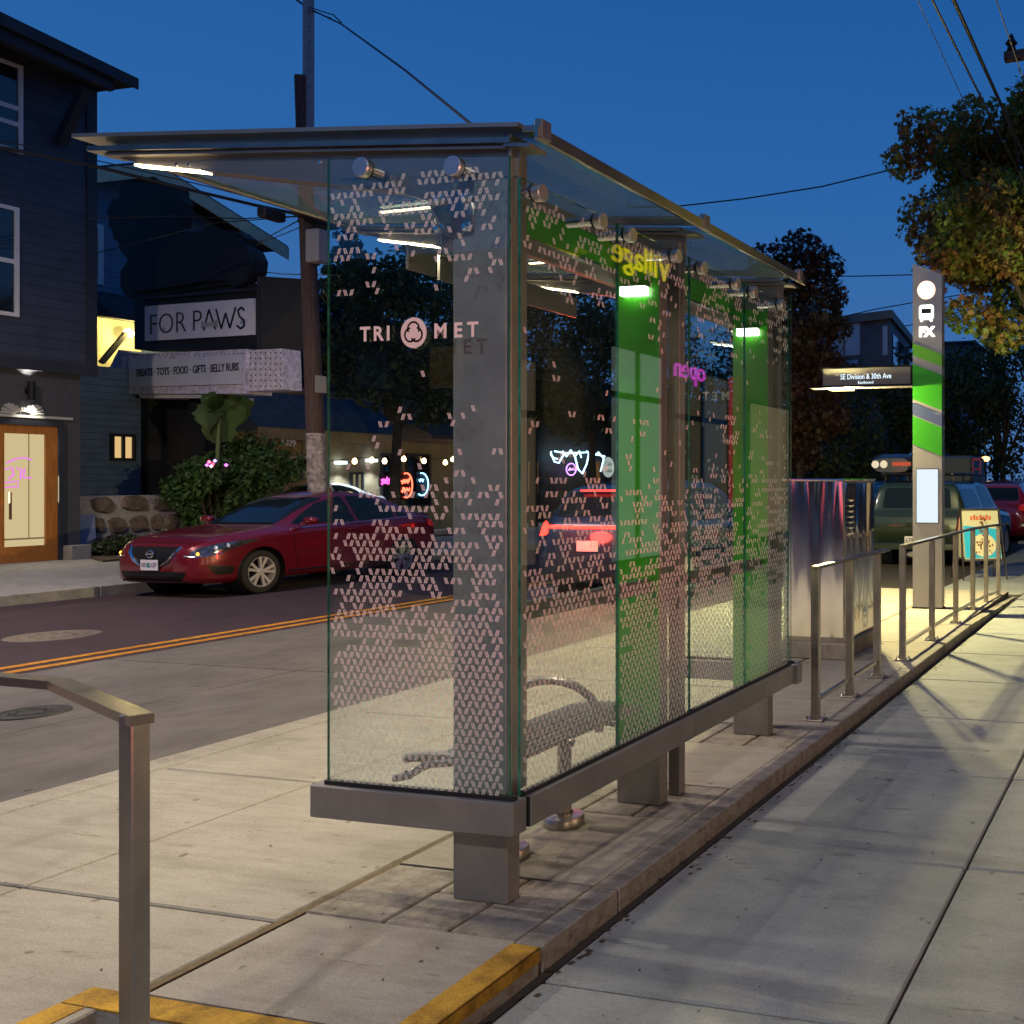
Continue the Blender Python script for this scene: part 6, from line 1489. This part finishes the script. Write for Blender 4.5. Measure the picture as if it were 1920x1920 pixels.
# banana plant
bp_ = onx(411, 850, -19.9); t_ = thing('banana_plant', 'tall banana plant with broad yellow green leaves in front of the sign', 'plant', (bp_.x, bp_.y, .15))
tipz = onx(411, 745, -19.9).z
obj('stem', MB().tube([(bp_.x, bp_.y, .15), (bp_.x, bp_.y-.05, 1.8), (bp_.x, bp_.y+.02, tipz)], [.07, .05, .03], 10), mat('pale_stalk', (.16, .22, .06), .6), t_, smooth=True)
def bleaf(p0, pm, p1, w_, seed):
    p0, pm, p1 = Vector(p0), Vector(pm), Vector(p1); g = MB(); n_ = 14; V = []; fs = []; q = random.Random(seed)
    view = Vector((1, -.7, .2)).normalized()
    for i in range(n_+1):
        t_2 = i/n_; p = p0*(1-t_2)**2+pm*2*t_2*(1-t_2)+p1*t_2**2; dd = ((pm-p0)*(1-t_2)+(p1-pm)*t_2).normalized(); s_ = dd.cross(view).normalized()
        ww = w_*math.sin(math.pi*min(1, .08+t_2*.92))**.6*(1+.30*q.uniform(-1, .6))
        V += [p-s_*ww-view*.08*w_, p, p+s_*ww-view*.08*w_]
    for i in range(n_): fs += [(3*i, 3*i+1, 3*i+4, 3*i+3), (3*i+1, 3*i+2, 3*i+5, 3*i+4)]
    return g.add(V, fs)
Lf = lambda u, v, dx=0: onx(u, v, -19.9+dx)
for a, m_, b_, w_, sd in (((411, 830), (380, 720), (392, 812), .30, 1), ((411, 826), (425, 700), (405, 806), .42, 2), ((411, 826), (450, 700), (450, 800), .34, 3), ((412, 760), (420, 700), (428, 712), .22, 4), ((411, 770), (395, 735), (388, 738), .16, 5), ((412, 770), (440, 725), (456, 745), .18, 6)):
    o = obj('leaf', bleaf(Lf(*a), Lf(*m_, .1*sd-.2), Lf(*b_), w_, sd), M['banana'], t_, smooth=True, fix=False)
tree('dark street tree added outside the right edge to darken reflections', (1.2, 26, S), (1.2, 26, 6.0), 2.8, 2600, .40, M['leaf_dark'], k=26, rr=1.0, seed=71, name='tree', r0=.15)  # unseen tree added so the pickup windows mirror something dark
# red and blue flowers / lights at its foot
fl = thing('garden_lights', 'small red and blue lights glowing in the shrub under the banana plant', 'lights', Lf(397, 868, .7))
for k, (u_, v_, cc) in enumerate(((392, 866, (1, .1, .2)), (399, 870, (1, .05, .1)), (403, 864, (.3, .2, 1)), (388, 872, (.4, .1, 1)), (396, 874, (1, .3, .5)), (424, 872, (.8, .1, .9)))):
    obj('bulb', MB().lathe(Lf(u_, v_, .9), [(0, .035), (.035, 0), (0, -.035)], 8), emis('garden_bulb', cc, 6), fl)
sl_ = thing('pendant_lamps', 'warm hanging lamps at the lit shop window by the shrubs', 'lamps', onx(448, 845, cx_+.6))
for u_, v_ in ((448, 838), (453, 847), (372, 856)): obj('bulb', MB().lathe(onx(u_, v_, cx_+.5), [(0, .07), (.06, 0), (0, -.08)], 10), emis('pendant_bulb', (1, .65, .3), 9), sl_)
# ================================================================ NEAR-SIDE SHOPFRONTS (behind the camera's right shoulder; they light and mirror in the glass)
nf = thing('storefront', 'dark brick shopfront on the camera side, seen as a reflection in the shelter glass', 'shop', (3.6, 8, S))
FX_ = 2.85
obj('wall', MB().box(FX_, FX_+6, -8, 30, .1, 7.2), mat('dark_brown_brick', (.06, .045, .04), .8, noise=.5, nscale=8), nf)
def sw(y0, y1, z0, z1, col, s, tr=()):
    f = MB()
    for q in ((y0-.08, y0, z0-.08, z1+.08), (y1, y1+.08, z0-.08, z1+.08), (y0, y1, z1, z1+.08), (y0, y1, z0-.08, z0)): f.box(FX_-.06, FX_-.002, *q)
    for z_ in tr: f.box(FX_-.05, FX_-.010, y0, y1, z_-.04, z_+.04)
    ym = (y0+y1)/2; f.box(FX_-.05, FX_-.010, ym-.03, ym+.03, z0, z1)
    o = obj('window', f, M['plast'], nf); obj('pane', MB().box(FX_-.008, FX_-.003, y0, y1, z0, z1), emis('shop_window', col, s), o); return o
sw(11.1, 12.45, .6, 3.4, (.85, 1, .9), .5, (2.78,))
sw(12.75, 14.6, .6, 3.3, (1, .82, .5), .16, (2.6,))
sw(6.6, 9.6, .7, 3.0, (1, .74, .45), .30, (2.4,)); sw(2.6, 5.4, .7, 3.0, (1, .70, .42), .42, (2.4,)); sw(-3.2, .8, .7, 3.0, (1, .72, .45), .42, (2.4,)); sw(15.4, 19.5, .7, 3.0, (1, .75, .4), .3)
def rneon(name, lab, s_, size, col, st, y, z, width, bold=.02, r0=True):
    t_ = thing(name, lab, 'neon sign', (FX_-.12, y, z)); text('lettering', s_, size, emis('neon_letters', col, st), t_, (FX_-.12, y, z), (0, -1, 0), bold=bold, depth=.01, width=width); return t_
rneon('neon_sign', 'yellow neon words mirrored in the upper glass beside the second column', 'The\nVillage', .50, (1, .80, .02), 3.0, 11.75, 4.88, 1.5, 0)
rneon('neon_sign', 'magenta neon open sign mirrored in the middle of the long glass side', 'open', .42, (1, .08, .85), 2.2, 13.1, 3.30, .95, 0)
rs_ = thing('red_light_sign', 'long red neon band above the near shop window, mirrored in steel and glass', 'neon sign', (FX_-.1, 4, 3.5))
rd = emis('red_band', (1, .07, .06), 5)
obj('tube', MB().tube([(FX_-.12, 1.6, 3.35), (FX_-.12, 6.6, 3.35)], .035, 8).tube([(FX_-.12, 1.6, 3.75), (FX_-.12, 6.6, 3.75)], .035, 8), rd, rs_)
obj('tube', MB().tube([(FX_-.12, -5.5, 3.35), (FX_-.12, -.5, 3.35)], .035, 8), rd, rs_)
for (lx_, ly_, lz_), tgt, en, ang in (((2.7, -2.6, 1.5), (-2.42, 2.72, 1.62), 850, 18), ((2.7, 2.6, 1.5), (-2.06, 3.9, 1.70), 330, 24)):
    l = bpy.data.lights.new('red_sign_light', 'SPOT'); l.energy = en; l.color = (1, .20, .15); l.spot_size = R(ang); l.spot_blend = .8; l.shadow_soft_size = .12
    o = bpy.data.objects.new('red_sign_light', l); C.objects.link(o); o.location = (lx_, ly_, lz_); o.rotation_euler = (Vector(tgt)-Vector((lx_, ly_, lz_))).to_track_quat('-Z', 'Y').to_euler()
area('shop_window_light', (FX_-.09, 4.0, 1.9), 2.8, 2.2, 26, (1, .72, .46), (0, R(90), 0))
area('shop_window_light', (FX_-.09, -1.2, 1.9), 2.8, 2.2, 34, (1, .74, .48), (0, R(90), 0))
l = bpy.data.lights.new('maple_fill_light', 'SPOT'); l.energy = 620; l.color = (1, .95, .50); l.spot_size = R(110); l.spot_blend = .6; l.shadow_soft_size = .05
fo_ = bpy.data.objects.new('maple_fill_light', l); C.objects.link(fo_); fo_.location = (-.2, 14.2, 2.6); fo_.rotation_euler = (Vector((-2.2, 18, 6.2))-Vector((-.2, 14.2, 2.6))).to_track_quat('-Z', 'Y').to_euler()  # unseen spot without a fixture, added to brighten the maple crown
# fill lamp on a pole, added unseen behind the camera
sl = thing('pole_or_fill_lamp', 'tall pole lamp added behind the camera as overall fill light', 'street lamp', (-6.5, -9.0, .15), local=True); sl.location = (1.4, -5.5, S)
obj('pole', MB().tube([(0, 0, 0), (0, 0, 7.2), (-.4, .1, 7.7), (-1.3, .2, 7.8)], [.09, .06, .05, .04], 12), M['ssd'], sl, smooth=True)
hd = obj('lamp_head', MB().bbox(-1.85, -1.25, .08, .32, 7.72, 7.84, .03), M['ssd'], sl); obj('lamp', MB().box(-1.8, -1.35, .12, .28, 7.712, 7.719), emis('fill_led', (1, .8, .5), 10), hd)
area('fill_lamp_light', (1.4-1.55, -5.3, S+7.70), .4, .2, 520, (1, .92, .82), (0, 0, 0))
# second added lamp, out of view, brightens the far lane, car and sign
sl2 = thing('pole_or_fill_lamp', 'pole lamp added just left of the view to brighten the far lane', 'street lamp', (-15.3, 4.2, .15), local=True)
obj('pole', MB().tube([(0, 0, 0), (0, 0, 7.0), (.3, .1, 7.5), (1.6, .3, 7.7)], [.09, .06, .05, .04], 12), M['ssd'], sl2, smooth=True)
hd = obj('lamp_head', MB().bbox(1.4, 2.0, .2, .45, 7.6, 7.72, .03), M['ssd'], sl2); obj('lamp', MB().box(1.45, 1.95, .24, .41, 7.592, 7.599), emis('far_fill_led', (1, .88, .72), 8), hd)
area('fill_lamp_light', (-15.3+1.7, 4.52, .15+7.58), .4, .2, 1150, (1, .84, .72), (0, 0, 0))
# blocks and trees down the street behind the camera
for (x0_, x1_, yy_, hh_, lab_, sd_) in ((-40, -22.5, -24, 9.5, 'dark two storey block down the street behind the camera, far side', 1), (3.6, 16, -24, 8, 'dark corner block down the street behind the camera, near side', 2), (-20.5, 2.0, -75, 13, 'distant dark block closing the street behind the camera', 3)):
    bk = thing('street_block', lab_, 'building', ((x0_+x1_)/2, yy_-5, .1)); q = random.Random(sd_)
    obj('wall', MB().box(x0_, x1_, yy_-10, yy_, .1, hh_), mat('dark_block_wall', (.06, .05, .048), .85, noise=.4), bk)
    obj('roof', MB().box(x0_-.3, x1_+.3, yy_-10.3, yy_+.3, hh_, hh_+.3), M['roofd'], bk)
    k = 0
    while x0_+1.5+k*3.2 < x1_-1.5:
        for zz_ in (1.6, 5.0):
            xx_ = x0_+1.5+k*3.2; obj('window', MB().box(xx_, xx_+1.4, yy_+.002, yy_+.03, zz_, zz_+1.5), emis('block_window', (1, .65, .35), .12) if q.random() < .45 else M['wdark'], bk)
        k += 1
for i_, (x_, y_, r_, h_) in enumerate(((-17.5, -6, 3.0, 7.0), (-17, -30, 4.5, 8.0), (2.2, -17, 3.2, 6.5), (-9, -68, 7, 8), (-14.5, -45, 5, 8), (0, -50, 5, 8))):
    tree('street tree number %s of the row behind the camera' % ('one', 'two', 'three', 'four', 'five', 'six')[i_], (x_, y_, .1), (x_, y_, h_), r_, 2600, .42, M['leaf_dark'], k=26, rr=r_*.36, seed=60+i_, name='tree', r0=.16, group='street trees behind the camera')
bs_ = thing('streak_panel', 'tall red glowing panel added behind the camera for the streak in the steel cabinet', 'sign', (-15.9, -23, .15), local=True)
obj('post', MB().cyl((0, 0, 0), (0, 0, 5.6), .06, 10), M['plast'], bs_); obj('added_lit_panel', MB().bbox(.08, .75, -.08, .08, .5, 5.4, .03), emis('added_red_glow', (1, .12, .10), 2.5), bs_)  # unseen red panel added to put a red streak in the cabinet steel
# second stop pylon across the street behind the camera (shows in the end pane)
p2 = copy_tree(py, label='stop pylon across the street, mirrored small in the end glass'); p2.location = (-19.4, -20.6, S); p2.rotation_euler.z = math.pi
# ================================================================ tidy up
def split_loose(o):
    me = o.data; b = bmesh.new(); b.from_mesh(me); b.verts.ensure_lookup_table(); seen = [0]*len(b.verts); k = 0
    for v in b.verts:
        if seen[v.index]: continue
        k += 1; st = [v]; seen[v.index] = k
        while st:
            a = st.pop()
            for e_ in a.link_edges:
                c_ = e_.other_vert(a)
                if not seen[c_.index]: seen[c_.index] = k; st.append(c_)
    b.free()
    if k < 2 or k > 24: return
    for i in range(2, k+1):
        m2 = me.copy(); q = bmesh.new(); q.from_mesh(m2); q.verts.ensure_lookup_table(); bmesh.ops.delete(q, geom=[v for v in q.verts if seen[v.index] != i], context='VERTS')
        q.to_mesh(m2); q.free(); n_ = bpy.data.objects.new(o.name.split('.')[0], m2); C.objects.link(n_); n_.parent = o.parent; n_.location = o.location; n_.rotation_euler = o.rotation_euler
    q = bmesh.new(); q.from_mesh(me); q.verts.ensure_lookup_table(); bmesh.ops.delete(q, geom=[v for v in q.verts if seen[v.index] != 1], context='VERTS'); q.to_mesh(me); q.free()
for o in list(bpy.data.objects):
    if o.type == 'MESH' and o.name.split('.')[0] in ('wheel_well', 'headlight', 'side_window', 'bolt', 'tail_lamp', 'air_intake', 'pillar', 'sill', 'paw_dot', 'tow_hitch') and not o.children: split_loose(o)
for o in list(bpy.data.objects):
    if '_o' in o.keys(): del o['_o']
